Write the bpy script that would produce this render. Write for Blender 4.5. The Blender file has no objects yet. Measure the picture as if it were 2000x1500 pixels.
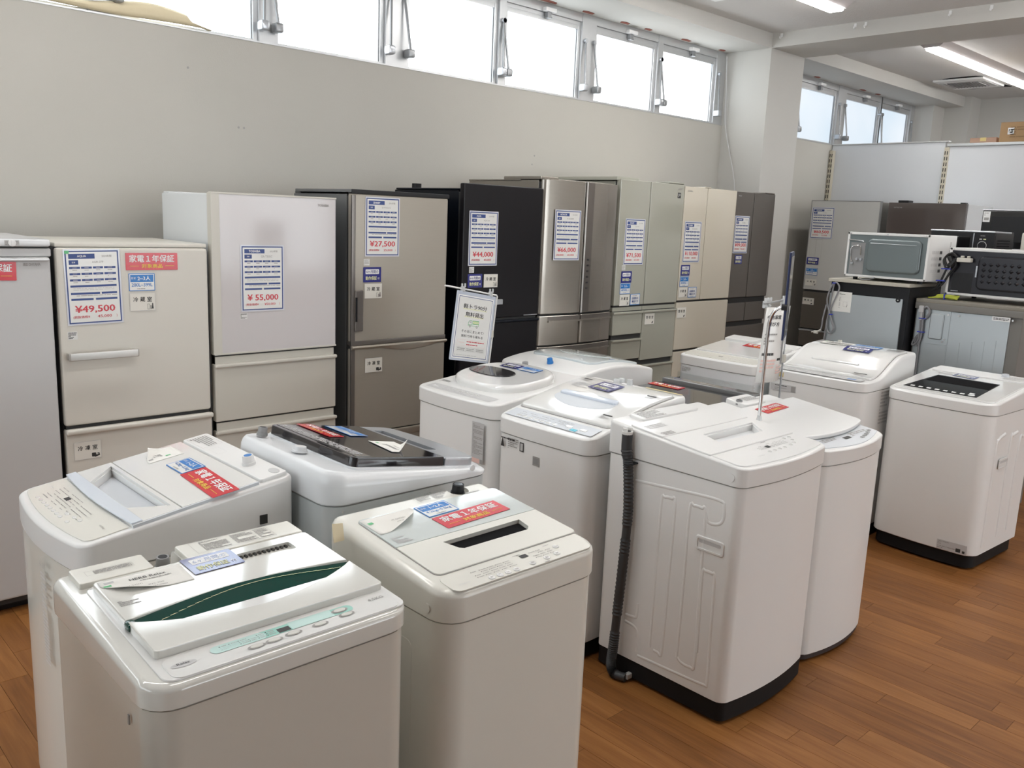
import bpy, bmesh, math, random
from mathutils import Vector, Matrix
random.seed(7)
C = bpy.context.scene.collection
R = math.radians
PI = math.pi

# ---------------------------------------------------------------- camera, world, light, exposure
sc = bpy.context.scene
cam_d = bpy.data.cameras.new('camera'); cam = bpy.data.objects.new('camera', cam_d); C.objects.link(cam)
yaw, pitch, roll = 0.761626, 0.189545, 0.0407025
fw = Vector((math.sin(yaw)*math.cos(pitch), math.cos(yaw)*math.cos(pitch), -math.sin(pitch)))
rt = Vector((math.cos(yaw), -math.sin(yaw), 0)); up = rt.cross(fw)
rt, up = rt*math.cos(roll)+up*math.sin(roll), up*math.cos(roll)-rt*math.sin(roll)
M = Matrix((rt, up, -fw)).transposed().to_4x4(); M.translation = (0, 0, 1.62)
cam.matrix_world = M
cam_d.sensor_width = 36; cam_d.lens = 1698.27*36/2000; cam_d.clip_start = .02
sc.camera = cam
sc.view_settings.view_transform = 'Standard'; sc.view_settings.look = 'None'
sc.view_settings.gamma = 1; sc.view_settings.use_curve_mapping = False
sc.view_settings.exposure = 0.95
sc.cycles.max_bounces = 7; sc.cycles.diffuse_bounces = 4; sc.cycles.glossy_bounces = 4
sc.cycles.sample_clamp_indirect = 6
world = bpy.data.worlds.new('daylight'); sc.world = world; world.use_nodes = True
bg = world.node_tree.nodes['Background']; bg.inputs[0].default_value = (.93, .97, 1, 1); bg.inputs[1].default_value = 2.2
LAMP = 11.5        # diffuser strength of the ceiling battens
PANE = 2.15        # frosted panes backlit by the overcast sky, near bay
PANE_FAR = .54    # far bay, shaded by the building opposite

# ---------------------------------------------------------------- materials
def mat(name, col, rough=.5, metal=0, coat=0, bump=None, spec=.5, emis=None, estr=0, var=0, alpha=None, trans=0):
    m = bpy.data.materials.new(name); m.use_nodes = True; nt = m.node_tree; b = nt.nodes['Principled BSDF']
    b.inputs['Base Color'].default_value = (*col, 1); b.inputs['Roughness'].default_value = rough
    b.inputs['Metallic'].default_value = metal; b.inputs['Coat Weight'].default_value = coat
    b.inputs['Coat Roughness'].default_value = .06; b.inputs['Specular IOR Level'].default_value = spec
    if trans: b.inputs['Transmission Weight'].default_value = trans
    if alpha is not None: b.inputs['Alpha'].default_value = alpha
    if emis: b.inputs['Emission Color'].default_value = (*emis, 1); b.inputs['Emission Strength'].default_value = estr
    N = nt.nodes.new; L = nt.links.new
    tc = None
    if bump or var:
        tc = N('ShaderNodeTexCoord')
    if bump:
        s, st, d = bump
        n = N('ShaderNodeTexNoise'); n.inputs['Scale'].default_value = s; n.inputs['Detail'].default_value = 3
        L(tc.outputs['Object'], n.inputs['Vector'])
        bp = N('ShaderNodeBump'); bp.inputs['Strength'].default_value = st; bp.inputs['Distance'].default_value = d
        L(n.outputs['Fac'], bp.inputs['Height']); L(bp.outputs['Normal'], b.inputs['Normal'])
    if var:
        n = N('ShaderNodeTexNoise'); n.inputs['Scale'].default_value = 1.3; n.inputs['Detail'].default_value = 4
        L(tc.outputs['Object'], n.inputs['Vector'])
        mr = N('ShaderNodeMapRange'); mr.inputs[1].default_value = .3; mr.inputs[2].default_value = .7
        mr.inputs[3].default_value = 1-var; mr.inputs[4].default_value = 1+var
        L(n.outputs['Fac'], mr.inputs[0])
        mx = N('ShaderNodeVectorMath'); mx.operation = 'SCALE'; mx.inputs[0].default_value = col
        L(mr.outputs[0], mx.inputs['Scale']); L(mx.outputs[0], b.inputs['Base Color'])
    return m
WH = (.80, .80, .79)
white = mat('white_plastic', WH, .28, coat=.3, bump=(1.6, .12, .02))
white_gloss = mat('white_gloss_plastic', (.80, .80, .785), .10, coat=1, bump=(5, .10, .010))
white_cool = mat('white_cool_plastic', (.76, .78, .80), .30, coat=.2)
white_body = mat('white_painted_steel', (.83, .83, .82), .32, coat=.15)
ivory = mat('ivory_plastic', (.74, .73, .67), .27, coat=.35)
ivory_gloss = mat('ivory_gloss_plastic', (.72, .715, .67), .10, coat=.9, bump=(6, .08, .010))
pale_green = mat('pale_green_glass', (.62, .67, .66), .08, coat=.8, bump=(7, .12, .01))
galv = mat('galvanised_steel', (.50, .54, .56), .36, metal=.75, bump=(30, .15, .002), var=.08)
grey_mech = mat('grey_printed_panel', (.62, .65, .69), .3)
grey_mid = mat('grey_plastic', (.28, .28, .28), .45)
taupe = mat('taupe_painted_steel', (.20, .19, .175), .4, metal=.2)
dark = mat('dark_plastic', (.016, .016, .018), .45, spec=.3)
dark_base = mat('charcoal_plastic_base', (.012, .012, .013), .55, spec=.2)
void = mat('unlit_opening_black', (.006, .006, .007), .8, spec=.1)
black_sat = mat('black_glass', (.006, .006, .007), .22, spec=.12)
black = mat('black_gloss', (.008, .008, .009), .12, coat=.5)
smoke = mat('smoked_lid_plastic', (.022, .020, .022), .09, coat=.4)
smoke_grey = mat('smoked_grey_panel', (.16, .16, .16), .15, coat=.8)
silver = mat('silver_plastic', (.50, .52, .55), .28, metal=.6)
chrome = mat('chrome', (.75, .75, .76), .15, metal=1)
alu = mat('aluminium_frame', (.60, .61, .62), .35, metal=.6)
alu_d = mat('grey_hardware', (.33, .34, .35), .35, metal=.6)
green = mat('dark_green_translucent_plastic', (.0, .048, .036), .08, coat=.3)
mint = mat('mint_print', (.35, .66, .58), .2, coat=.5)
paper = mat('paper', (.80, .79, .75), .6)
film = mat('laminate_film', (.66, .68, .74), .15, coat=.4)
cardw = mat('laminated_white_card', (.78, .78, .76), .25, coat=.2)
cardbeige = mat('magnet_card', (.76, .74, .68), .5)
red = mat('red_laminated_card', (.60, .010, .025), .22, coat=.15)
navyc = mat('navy_laminated_card', (.03, .035, .22), .15, coat=1)
bluec = mat('blue_print', (.02, .19, .55), .3)
navy = mat('navy_print', (.035, .07, .24), .4)
redi = mat('red_print', (.62, .05, .07), .4)
blk = mat('black_print', (.03, .03, .03), .5)
gry = mat('grey_print', (.34, .33, .32), .5)
pgrey = mat('pale_grey_print', (.55, .55, .55), .5)
yel = mat('yellow_print', (.85, .60, .06), .4)
underl = mat('pale_underline', (.74, .74, .55), .5)
yelp = mat('pale_yellow_print', (.75, .76, .45), .4)
wht = mat('white_print', (.85, .85, .85), .4)
pinkp = mat('pink_print', (.80, .55, .50), .5)
grn = mat('green_print', (.12, .50, .22), .4)
tape_y = mat('yellowed_tape', (.65, .52, .22), .4)
wallm = mat('cream_wallpaper', (.505, .49, .448), .85, bump=(160, .25, .002), var=.025)
wallw = mat('white_wallpaper', (.58, .57, .54), .8, bump=(160, .25, .002), var=.02)
ceilm = mat('textured_ceiling_board', (.66, .65, .64), .9, bump=(110, .6, .004))
panelm = mat('white_partition_board', (.72, .74, .77), .5, var=.02)
upright_m = mat('cream_slotted_upright', (.62, .57, .46), .4, metal=.2)
brown_card = mat('cardboard', (.36, .23, .12), .8, bump=(40, .2, .003), var=.06)
pinkbrown = mat('pinkish_cardboard', (.42, .27, .20), .8)
redrust = mat('red_oxide_patch', (.26, .085, .06), .85)
curlp = mat('cream_masking_paper', (.78, .68, .47), .7, bump=(12, .3, .01))
hosem = mat('dark_grey_hose', (.045, .047, .05), .42)
cordg = mat('grey_cord', (.25, .25, .26), .45)
cordb = mat('blue_twist_tie', (.02, .04, .45), .4)
cordk = mat('black_cord', (.01, .01, .01), .4)
cordy = mat('green_yellow_earth_wire', (.45, .50, .05), .5)
tan_plug = mat('beige_plug', (.60, .58, .52), .5)
cyan = mat('cyan_key', (.12, .55, .70), .3)

def metalv(name, col, rough, metal, coat, streak=0):
    """door skins: vertical brushed variation"""
    m = mat(name, col, rough, metal, coat); nt = m.node_tree; b = nt.nodes['Principled BSDF']
    if streak:
        N = nt.nodes.new; L = nt.links.new
        tc = N('ShaderNodeTexCoord'); mp = N('ShaderNodeMapping'); mp.inputs['Scale'].default_value = (3, 3, 90)
        n = N('ShaderNodeTexNoise'); n.inputs['Scale'].default_value = 3; n.inputs['Detail'].default_value = 2
        L(tc.outputs['Object'], mp.inputs[0]); L(mp.outputs[0], n.inputs['Vector'])
        mr = N('ShaderNodeMapRange'); mr.inputs[3].default_value = 1-streak; mr.inputs[4].default_value = 1+streak
        L(n.outputs['Fac'], mr.inputs[0])
        mx = N('ShaderNodeVectorMath'); mx.operation = 'SCALE'; mx.inputs[0].default_value = col
        L(mr.outputs[0], mx.inputs['Scale']); L(mx.outputs[0], b.inputs['Base Color'])
    return m
iris_w = mat('freezer_white', (.56, .56, .56), .45)
aqua_c = mat('cream_enamel_door', (.66, .635, .575), .38, bump=(2, .05, .01))
tosh_g = mat('white_glass_door', (.62, .595, .60), .10, coat=.0, spec=.35)
tosh_d = mat('cream_drawer', (.60, .58, .52), .35)
body_lg = mat('light_grey_cabinet', (.70, .72, .73), .35)
body_g = mat('grey_cabinet', (.20, .205, .21), .32, metal=.5)
sharp_c = metalv('champagne_door', (.40, .365, .31), .33, .35, .1, .03)
blk_d = mat('black_matt_door', (.009, .008, .010), .35, spec=.25)
blk_s = mat('black_cabinet_side', (.003, .005, .010), .30, spec=.25)
hita_c = metalv('brushed_bronze_steel', (.36, .33, .29), .26, .7, .2, .05)
hita_dk = mat('bronze_strip', (.20, .18, .165), .25, metal=.6)
sh2_c = mat('pale_olive_glass_door', (.40, .40, .34), .07, coat=.7)
t2_c = mat('beige_glass_door', (.64, .59, .49), .10, coat=.6)
last_c = metalv('taupe_steel_door', (.20, .18, .16), .28, .7, .1, .05)
p_c = mat('silver_glass_door', (.60, .60, .58), .12, coat=.6)
q_c = mat('brown_glass_door', (.10, .082, .076), .12, coat=.5)
gap_m = mat('door_gasket', (.03, .03, .03), .6)

def pane_mat(name, s, col):
    m = bpy.data.materials.new(name); m.use_nodes = True; nt = m.node_tree
    nt.nodes.remove(nt.nodes['Principled BSDF'])
    N = nt.nodes.new; L = nt.links.new
    e = N('ShaderNodeEmission'); e.inputs[1].default_value = s; g = N('ShaderNodeBsdfGlossy'); g.inputs['Roughness'].default_value = .3
    tc = N('ShaderNodeTexCoord'); n = N('ShaderNodeTexNoise'); n.inputs['Scale'].default_value = 1.2
    L(tc.outputs['Object'], n.inputs['Vector'])
    cr = N('ShaderNodeValToRGB'); cr.color_ramp.elements[0].position = .3; cr.color_ramp.elements[1].position = .7
    cr.color_ramp.elements[0].color = (col[0]*.82, col[1]*.9, col[2]*.95, 1); cr.color_ramp.elements[1].color = (*col, 1)
    L(n.outputs['Fac'], cr.inputs[0]); L(cr.outputs[0], e.inputs[0])
    mx = N('ShaderNodeMixShader'); mx.inputs[0].default_value = .06
    L(e.outputs[0], mx.inputs[1]); L(g.outputs[0], mx.inputs[2]); L(mx.outputs[0], nt.nodes['Material Output'].inputs[0])
    return m
pane_near = pane_mat('frosted_pane', PANE, (.95, .98, 1)); pane_far = pane_mat('frosted_pane_far', PANE_FAR, (.86, .93, 1))
lampm = mat('lamp_diffuser', (.9, .9, .9), .5, emis=(1, .985, .955), estr=LAMP)

def clear_mat(name, tint, amt):
    m = bpy.data.materials.new(name); m.use_nodes = True; nt = m.node_tree; nt.nodes.remove(nt.nodes['Principled BSDF'])
    N = nt.nodes.new; L = nt.links.new
    t = N('ShaderNodeBsdfTransparent'); t.inputs[0].default_value = (*tint, 1)
    g = N('ShaderNodeBsdfGlossy'); g.inputs['Roughness'].default_value = .08
    n = N('ShaderNodeTexNoise'); n.inputs['Scale'].default_value = 14; mp = N('ShaderNodeMapping'); mp.inputs['Scale'].default_value = (.4, .4, 3)
    tc = N('ShaderNodeTexCoord'); L(tc.outputs['Object'], mp.inputs[0]); L(mp.outputs[0], n.inputs['Vector'])
    bp = N('ShaderNodeBump'); bp.inputs['Strength'].default_value = .6; bp.inputs['Distance'].default_value = .02
    L(n.outputs['Fac'], bp.inputs['Height']); L(bp.outputs[0], g.inputs['Normal'])
    mx = N('ShaderNodeMixShader'); mx.inputs[0].default_value = amt
    L(t.outputs[0], mx.inputs[1]); L(g.outputs[0], mx.inputs[2]); L(mx.outputs[0], nt.nodes['Material Output'].inputs[0])
    return m
wrapm = clear_mat('clear_stretch_wrap', (.95, .97, .97), .14)
clipm = mat('clear_plastic_clip', (.75, .77, .78), .15, coat=.5, alpha=.7)

def wood_mat():
    m = bpy.data.materials.new('wood_vinyl_plank'); m.use_nodes = True; nt = m.node_tree; b = nt.nodes['Principled BSDF']
    N = nt.nodes.new; L = nt.links.new
    oi = N('ShaderNodeObjectInfo'); ge = N('ShaderNodeNewGeometry')
    off = N('ShaderNodeVectorMath'); off.operation = 'SCALE'; off.inputs[0].default_value = (37, 91, 13); rs = N('ShaderNodeMath'); rs.operation = 'ADD'; L(oi.outputs['Random'], rs.inputs[0]); L(ge.outputs['Random Per Island'], rs.inputs[1]); fr = N('ShaderNodeMath'); fr.operation = 'FRACT'; L(rs.outputs[0], fr.inputs[0]); L(fr.outputs[0], off.inputs['Scale'])
    ad = N('ShaderNodeVectorMath'); ad.operation = 'ADD'; L(ge.outputs['Position'], ad.inputs[0]); L(off.outputs[0], ad.inputs[1])
    mp = N('ShaderNodeMapping'); mp.inputs['Scale'].default_value = (16, 1.5, 1); L(ad.outputs[0], mp.inputs[0])
    n1 = N('ShaderNodeTexNoise'); n1.inputs['Scale'].default_value = 1.5; n1.inputs['Detail'].default_value = 5; n1.inputs['Distortion'].default_value = 1.1
    L(mp.outputs[0], n1.inputs['Vector'])
    mp2 = N('ShaderNodeMapping'); mp2.inputs['Scale'].default_value = (120, 5, 1); L(ad.outputs[0], mp2.inputs[0])
    n2 = N('ShaderNodeTexNoise'); n2.inputs['Scale'].default_value = 1.2; n2.inputs['Detail'].default_value = 3; L(mp2.outputs[0], n2.inputs['Vector'])
    mixf = N('ShaderNodeMath'); mixf.operation = 'MULTIPLY_ADD'; mixf.inputs[1].default_value = .35
    L(n2.outputs['Fac'], mixf.inputs[0]); L(n1.outputs['Fac'], mixf.inputs[2])
    r2 = N('ShaderNodeMath'); r2.operation = 'MULTIPLY_ADD'; r2.inputs[1].default_value = .30; r2.inputs[2].default_value = -.32
    L(fr.outputs[0], r2.inputs[0])
    sm = N('ShaderNodeMath'); sm.operation = 'ADD'; L(mixf.outputs[0], sm.inputs[0]); L(r2.outputs[0], sm.inputs[1])
    cr = N('ShaderNodeValToRGB'); e = cr.color_ramp.elements
    e[0].position = .18; e[0].color = (.180, .070, .020, 1); e[1].position = .85; e[1].color = (.36, .158, .048, 1)
    k = e.new(.5); k.color = (.262, .106, .030, 1)
    L(sm.outputs[0], cr.inputs[0]); L(cr.outputs[0], b.inputs['Base Color'])
    b.inputs['Roughness'].default_value = .42; b.inputs['Specular IOR Level'].default_value = .28
    bp = N('ShaderNodeBump'); bp.inputs['Strength'].default_value = .12; bp.inputs['Distance'].default_value = .002
    L(n2.outputs['Fac'], bp.inputs['Height']); L(bp.outputs[0], b.inputs['Normal'])
    return m
wood = wood_mat()

# ---------------------------------------------------------------- mesh helpers
def box(x0, x1, y0, y1, z0, z1, bev=0, seg=2):
    bm = bmesh.new(); bmesh.ops.create_cube(bm, size=1)
    for v in bm.verts:
        v.co = ((x0+x1)/2+v.co.x*(x1-x0), (y0+y1)/2+v.co.y*(y1-y0), (z0+z1)/2+v.co.z*(z1-z0))
    if bev: bmesh.ops.bevel(bm, geom=list(bm.edges), offset=bev, segments=seg, profile=.5, affect='EDGES')
    return bm
def rr(x0, x1, y0, y1, r, seg=4, bow=0, rb=None, nf=10):
    rb = r if rb is None else rb; pts = []
    def arc(cx, cy, a0, rad):
        if rad < 1e-5: pts.append((cx, cy)); return
        for i in range(seg+1):
            a = R(a0+90*i/seg); pts.append((cx+rad*math.cos(a), cy+rad*math.sin(a)))
    arc(x0+r, y0+r, 180, r)
    if bow:
        for i in range(1, nf): pts.append((x0+r+(x1-x0-2*r)*i/nf, y0))
    arc(x1-r, y0+r, 270, r); arc(x1-rb, y1-rb, 0, rb); arc(x0+rb, y1-rb, 90, rb)
    if bow:
        q = []
        for x, y in pts:
            t = (x-x0)/(x1-x0); w = max(0, (y1-y)/(y1-y0)); w = w**3
            q.append((x, y-bow*(1-(2*t-1)**2)*w))
        pts = q
    return pts
def prism(out, lo, hi, rtop=0, rbot=0, seg=3, zt=None, zb=None, cy=(), cx=()):
    bm = bmesh.new(); vs = [bm.verts.new((x, y, lo)) for x, y in out]
    f = bm.faces.new(vs); r = bmesh.ops.extrude_face_region(bm, geom=[f])
    for v in [g for g in r['geom'] if isinstance(g, bmesh.types.BMVert)]: v.co.z = hi
    bmesh.ops.recalc_face_normals(bm, faces=bm.faces)
    if rtop:
        es = [e for e in bm.edges if all(abs(v.co.z-hi) < 1e-6 for v in e.verts)]
        bmesh.ops.bevel(bm, geom=es, offset=rtop, segments=seg, profile=.5, affect='EDGES')
    if rbot:
        es = [e for e in bm.edges if all(abs(v.co.z-lo) < 1e-6 for v in e.verts)]
        bmesh.ops.bevel(bm, geom=es, offset=rbot, segments=seg, profile=.5, affect='EDGES')
    for y in cy: bmesh.ops.bisect_plane(bm, geom=bm.verts[:]+bm.edges[:]+bm.faces[:], plane_co=(0, y, 0), plane_no=(0, 1, 0))
    for x in cx: bmesh.ops.bisect_plane(bm, geom=bm.verts[:]+bm.edges[:]+bm.faces[:], plane_co=(x, 0, 0), plane_no=(1, 0, 0))
    if zt or zb:
        for v in bm.verts:
            fr = (v.co.z-lo)/(hi-lo); d = 0
            if zt: d += fr*(zt(v.co.x, v.co.y)-hi)
            if zb: d += (1-fr)*(zb(v.co.x, v.co.y)-lo)
            v.co.z += d
    return bm
def cyl(p0, p1, r, n=12, r1=None):
    bm = bmesh.new(); p0 = Vector(p0); p1 = Vector(p1); d = p1-p0
    bmesh.ops.create_cone(bm, cap_ends=True, segments=n, radius1=r, radius2=r if r1 is None else r1, depth=d.length)
    bm.transform(Matrix.Translation((p0+p1)/2) @ d.to_track_quat('Z', 'Y').to_matrix().to_4x4())
    return bm
def smooth_path(pts, sub=6):
    P = [Vector(p) for p in pts]; P = [P[0]*2-P[1]]+P+[P[-1]*2-P[-2]]; out = []
    for i in range(1, len(P)-2):
        for k in range(sub):
            t = k/sub; a, b, c, d = P[i-1:i+3]
            out.append(.5*((2*b)+(c-a)*t+(2*a-5*b+4*c-d)*t*t+(3*b-a-3*c+d)*t**3))
    out.append(P[-2]); return out
def tube(pts, r, n=8, rf=None):
    bm = bmesh.new(); P = [Vector(p) for p in pts]; rings = []; nrm = None
    for i, p in enumerate(P):
        t = (P[min(i+1, len(P)-1)]-P[max(i-1, 0)]).normalized()
        if nrm is None: nrm = t.orthogonal().normalized()
        nrm = (nrm-t*nrm.dot(t)).normalized(); b = t.cross(nrm); rad = rf(i) if rf else r
        rings.append([bm.verts.new(p+(nrm*math.cos(2*PI*k/n)+b*math.sin(2*PI*k/n))*rad) for k in range(n)])
    for a, b in zip(rings, rings[1:]):
        for k in range(n): bm.faces.new((a[k], a[(k+1) % n], b[(k+1) % n], b[k]))
    bm.faces.new(rings[0][::-1]); bm.faces.new(rings[-1]); bmesh.ops.recalc_face_normals(bm, faces=bm.faces)
    return bm
def xf(bm, m): bm.transform(m); return bm
def mesh(name, parts, mats, T=None, smooth=True):
    """parts: list of bmesh or (bmesh, material index)"""
    full = bmesh.new()
    if not isinstance(parts, (list, tuple)): parts = [parts]
    for p in parts:
        b, mi = p if isinstance(p, tuple) else (p, 0)
        for f in b.faces: f.material_index = mi; f.smooth = smooth
        tmp = bpy.data.meshes.new('t'); b.to_mesh(tmp); b.free(); full.from_mesh(tmp); bpy.data.meshes.remove(tmp)
    if T is not None: full.transform(T)
    me = bpy.data.meshes.new(name); full.to_mesh(me); full.free()
    for m in (mats if isinstance(mats, (list, tuple)) else [mats]): me.materials.append(m)
    if smooth: me.set_sharp_from_angle(angle=R(38))
    return me
def ob(name, parts, mats, parent=None, T=None, smooth=True, cuts=None, label=None):
    o = bpy.data.objects.new(name, mesh(name, parts, mats, T, smooth)); C.objects.link(o)
    if cuts:
        for cbm in cuts:
            cme = mesh('cut', cbm, mats, T); co = bpy.data.objects.new('cut', cme); C.objects.link(co)
            md = o.modifiers.new('b', 'BOOLEAN'); md.object = co; md.operation = 'DIFFERENCE'; md.solver = 'EXACT'
            dg = bpy.context.evaluated_depsgraph_get(); dg.update()
            nm = bpy.data.meshes.new_from_object(o.evaluated_get(dg)); o.modifiers.clear(); old = o.data; o.data = nm
            nm.name = name; bpy.data.meshes.remove(old); bpy.data.objects.remove(co); bpy.data.meshes.remove(cme)
            nm.set_sharp_from_angle(angle=R(38))
    if smooth: w = o.modifiers.new('wn', 'WEIGHTED_NORMAL'); w.keep_sharp = True
    if parent: o.parent = parent
    if label: o['label'] = label
    return o
def thing(name, label, cat, M=None, group=None, kind=None):
    o = bpy.data.objects.new(name, None); C.objects.link(o); o.empty_display_size = .1
    if M is not None: o.matrix_world = M
    tag(o, label, cat, group, kind); return o
def tag(o, label=None, cat=None, group=None, kind=None):
    if label: o['label'] = label
    if cat: o['category'] = cat
    if group: o['group'] = group
    if kind: o['kind'] = kind
    return o
def TR(x=0, y=0, z=0, rz=0): return Matrix.Translation((x, y, z)) @ Matrix.Rotation(R(rz), 4, 'Z')

# ---------------------------------------------------------------- flat print
_tc = {}
def glyphs(body, bold):
    k = (body, bold)
    if k not in _tc:
        cu = bpy.data.curves.new('t', 'FONT'); cu.body = body; cu.offset = bold; cu.resolution_u = 2
        o = bpy.data.objects.new('t', cu); C.objects.link(o)
        dg = bpy.context.evaluated_depsgraph_get(); dg.update()
        me = bpy.data.meshes.new_from_object(o.evaluated_get(dg))
        vs = [v.co.copy() for v in me.vertices]; ps = [tuple(p.vertices) for p in me.polygons]
        bpy.data.objects.remove(o); bpy.data.curves.remove(cu); bpy.data.meshes.remove(me)
        xs = [v.x for v in vs] or [0, 1]; ys = [v.y for v in vs] or [0, 1]
        _tc[k] = (vs, ps, min(xs), max(xs), min(ys), max(ys))
    return _tc[k]
class Ink:
    """flat print in a plane: x right, y up, small z steps"""
    def __init__(s): s.v = []; s.f = []; s.mi = []; s.mats = []; s.n = 0
    def m(s, m):
        if m not in s.mats: s.mats.append(m)
        return s.mats.index(m)
    def poly(s, pts, m, z=0):
        b = len(s.v); s.v += [(x, y, z) for x, y in pts]; s.f.append(tuple(range(b, b+len(pts)))); s.mi.append(s.m(m))
    def rect(s, x0, y0, x1, y1, m, z=0): s.poly([(x0, y0), (x1, y0), (x1, y1), (x0, y1)], m, z)
    def rrect(s, x0, y0, x1, y1, r, m, z=0): s.poly(rr(x0, x1, y0, y1, r, 3), m, z)
    def frame(s, x0, y0, x1, y1, t, m, z=0):
        s.rect(x0, y0, x1, y0+t, m, z); s.rect(x0, y1-t, x1, y1, m, z); s.rect(x0, y0+t, x0+t, y1-t, m, z); s.rect(x1-t, y0+t, x1, y1-t, m, z)
    def text(s, body, x, y, h, m, w=None, bold=0, al='c', z=.0003):
        """x,y centre (or left/right) of the line, h glyph box height"""
        vs, ps, x0, x1, y0, y1 = glyphs(body, 0)
        sy = h/max(y1-y0, .01); sx = (w/max(x1-x0, .01)) if w else sy
        ww = (x1-x0)*sx; ox = {'c': x-ww/2, 'l': x, 'r': x-ww}[al]
        q = bold*1.1
        for dx, dy, dz in ((0, 0, 0), (-q, 0, .00002), (q, 0, .00004), (0, q*.6, .00006), (0, -q*.6, .00008)) if bold else ((0, 0, 0),):
            b = len(s.v)
            s.v += [(ox+(v.x-x0+dx)*sx, y-h/2+(v.y-y0+dy)*sy, z+dz) for v in vs]
            s.f += [tuple(i+b for i in p) for p in ps]; s.mi += [s.m(m)]*len(ps)
    def lines(s, x0, y0, x1, y1, n, m, z=.0002, fill=.55, seed=1, gap=.25):
        rnd = random.Random(seed); dy = (y1-y0)/n
        for i in range(n):
            yy = y1-dy*(i+.5); x = x0
            while x < x1*.999:
                w = rnd.uniform(.03, .16)*(x1-x0); e = min(x+w, x1)
                s.rect(x, yy-dy*fill/2, e, yy+dy*fill/2, m, z)
                x = e+rnd.uniform(.3, 1)*gap*.12*(x1-x0)
                if rnd.random() < .06: break
    def build(s, name, parent, T=None):
        me = bpy.data.meshes.new(name); me.from_pydata(s.v, [], s.f)
        for m in s.mats: me.materials.append(m)
        for p, i in zip(me.polygons, s.mi): p.material_index = i
        if T is not None: me.transform(T)
        o = bpy.data.objects.new(name, me); C.objects.link(o); o.parent = parent; return o

def sheet(w, h, t, m, r=.002): return prism(rr(-w/2, w/2, -h/2, h/2, r, 2), 0, t)
FY = Matrix.Rotation(R(90), 4, 'X')                                     # card plane facing the camera side (-Y)
FX = Matrix.Rotation(R(-90), 4, 'Z') @ Matrix.Rotation(R(90), 4, 'X')   # facing -X
def price_card(M, host, maker, year, model, price, sub, w=.212, h=.297):
    t = thing('price_card', f'laminated blue-bordered price card reading {price} on {host}', 'sign', M, 'price cards on the refrigerators')
    ob('laminate_sheet', sheet(w, h, .0008, film), film, t, smooth=False)
    k = Ink(); a, b = w/2-.006, h/2-.006
    k.rect(-a, -b, a, b, navy, .0010); k.rect(-a+.005, -b+.005, a-.005, b-.005, cardw, .0012)
    z = .0014; a -= .013; b -= .012
    k.rect(-a, b-.019, .01, b, navy, z); k.text(maker, -a/2+.005, b-.0095, .0095, wht, bold=.02, z=.0017); k.text(year, .055, b-.0095, .009, gry, bold=.01, z=.0016)
    k.rect(-a, b-.042, -a+.035, b-.024, bluec if False else navy, z); k.text('型番', -a+.0175, b-.033, .006, wht, z=.0017); k.text(model, .02, b-.033, .009, gry, bold=.01, z=.0016)
    y = b-.050
    for i in range(3):
        x = -a
        for ww in (.040, .040, .038, 2*a-.118-.012):
            k.rect(x, y-.008, x+ww, y, navy, z); k.rect(x+ww*.3, y-.0048, x+ww*.7, y-.0032, pgrey, .0016)
            k.lines(x+ww*.3, y-.016, x+ww*.7, y-.011, 1, gry, z, seed=i*7+int(x*999)); x += ww+.004
        y -= .024
    k.rect(-a, y-.008, a, y, navy, z); k.lines(-a+.01, y-.022, a-.01, y-.010, 2, pgrey, z, .45, seed=3); y -= .029
    k.rect(-a, y-.008, a*.25, y, navy, z); k.rect(a*.32, y-.008, a, y, navy, z); k.lines(-a+.02, y-.015, a, y-.010, 1, gry, z, seed=9); y -= .023
    k.rect(-a, y-.008, -a*.05, y, navy, z); k.rect(a*.05, y-.008, a, y, navy, z)
    k.text('¥'+price[1:] if price[0] == '¥' else price, 0, -b+.043, .031, redi, w=.150, bold=.022, z=.0016)
    k.text('(税抜価格¥', -a+.034, -b+.013, .0125, redi, w=.062, bold=.01, z=.0016); k.text(sub, .034, -b+.013, .012, redi, w=.054, bold=.012, z=.0016); k.text(')', a-.006, -b+.013, .013, redi, z=.0016)
    k.build('lettering', t); return t
def red_card(M, host, w=.212, h=.070):
    t = thing('guarantee_card', f'red card with white and yellow lettering on {host}', 'sign', M, 'red one-year guarantee cards')
    ob('laminate_sheet', sheet(w, h, .0008, red), red, t, smooth=False)
    k = Ink(); k.text('家電１年保証', 0, h*.17, h*.42, wht, w=w*.86, bold=.022, z=.0013)
    k.text('対象商品', 0, -h*.26, h*.24, yel, w=w*.40, bold=.018, z=.0013)
    for s in (-1, 1): k.rect(min(s*w*.25, s*w*.43), -h*.27, max(s*w*.25, s*w*.43), -h*.25, yel, .0013)
    k.build('lettering', t); return t
def navy_card(M, host, w=.106, h=.075):
    t = thing('warranty_card', f'navy six-month warranty card on {host}', 'sign', M, 'navy warranty cards')
    ob('laminate_sheet', sheet(w, h, .0008, navyc), navyc, t, smooth=False)
    k = Ink(); k.rrect(-w*.38, h*.04, w*.38, h*.36, h*.05, wht, .0011); k.text('6ヶ月間の', 0, h*.20, h*.20, navyc, w=w*.66, bold=.015, z=.0014)
    k.text('動作保証', -w*.06, -h*.23, h*.25, yelp, w=w*.62, bold=.022, z=.0014); k.text('付', w*.35, -h*.25, h*.15, wht, z=.0014, bold=.01)
    k.build('lettering', t); return t
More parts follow.
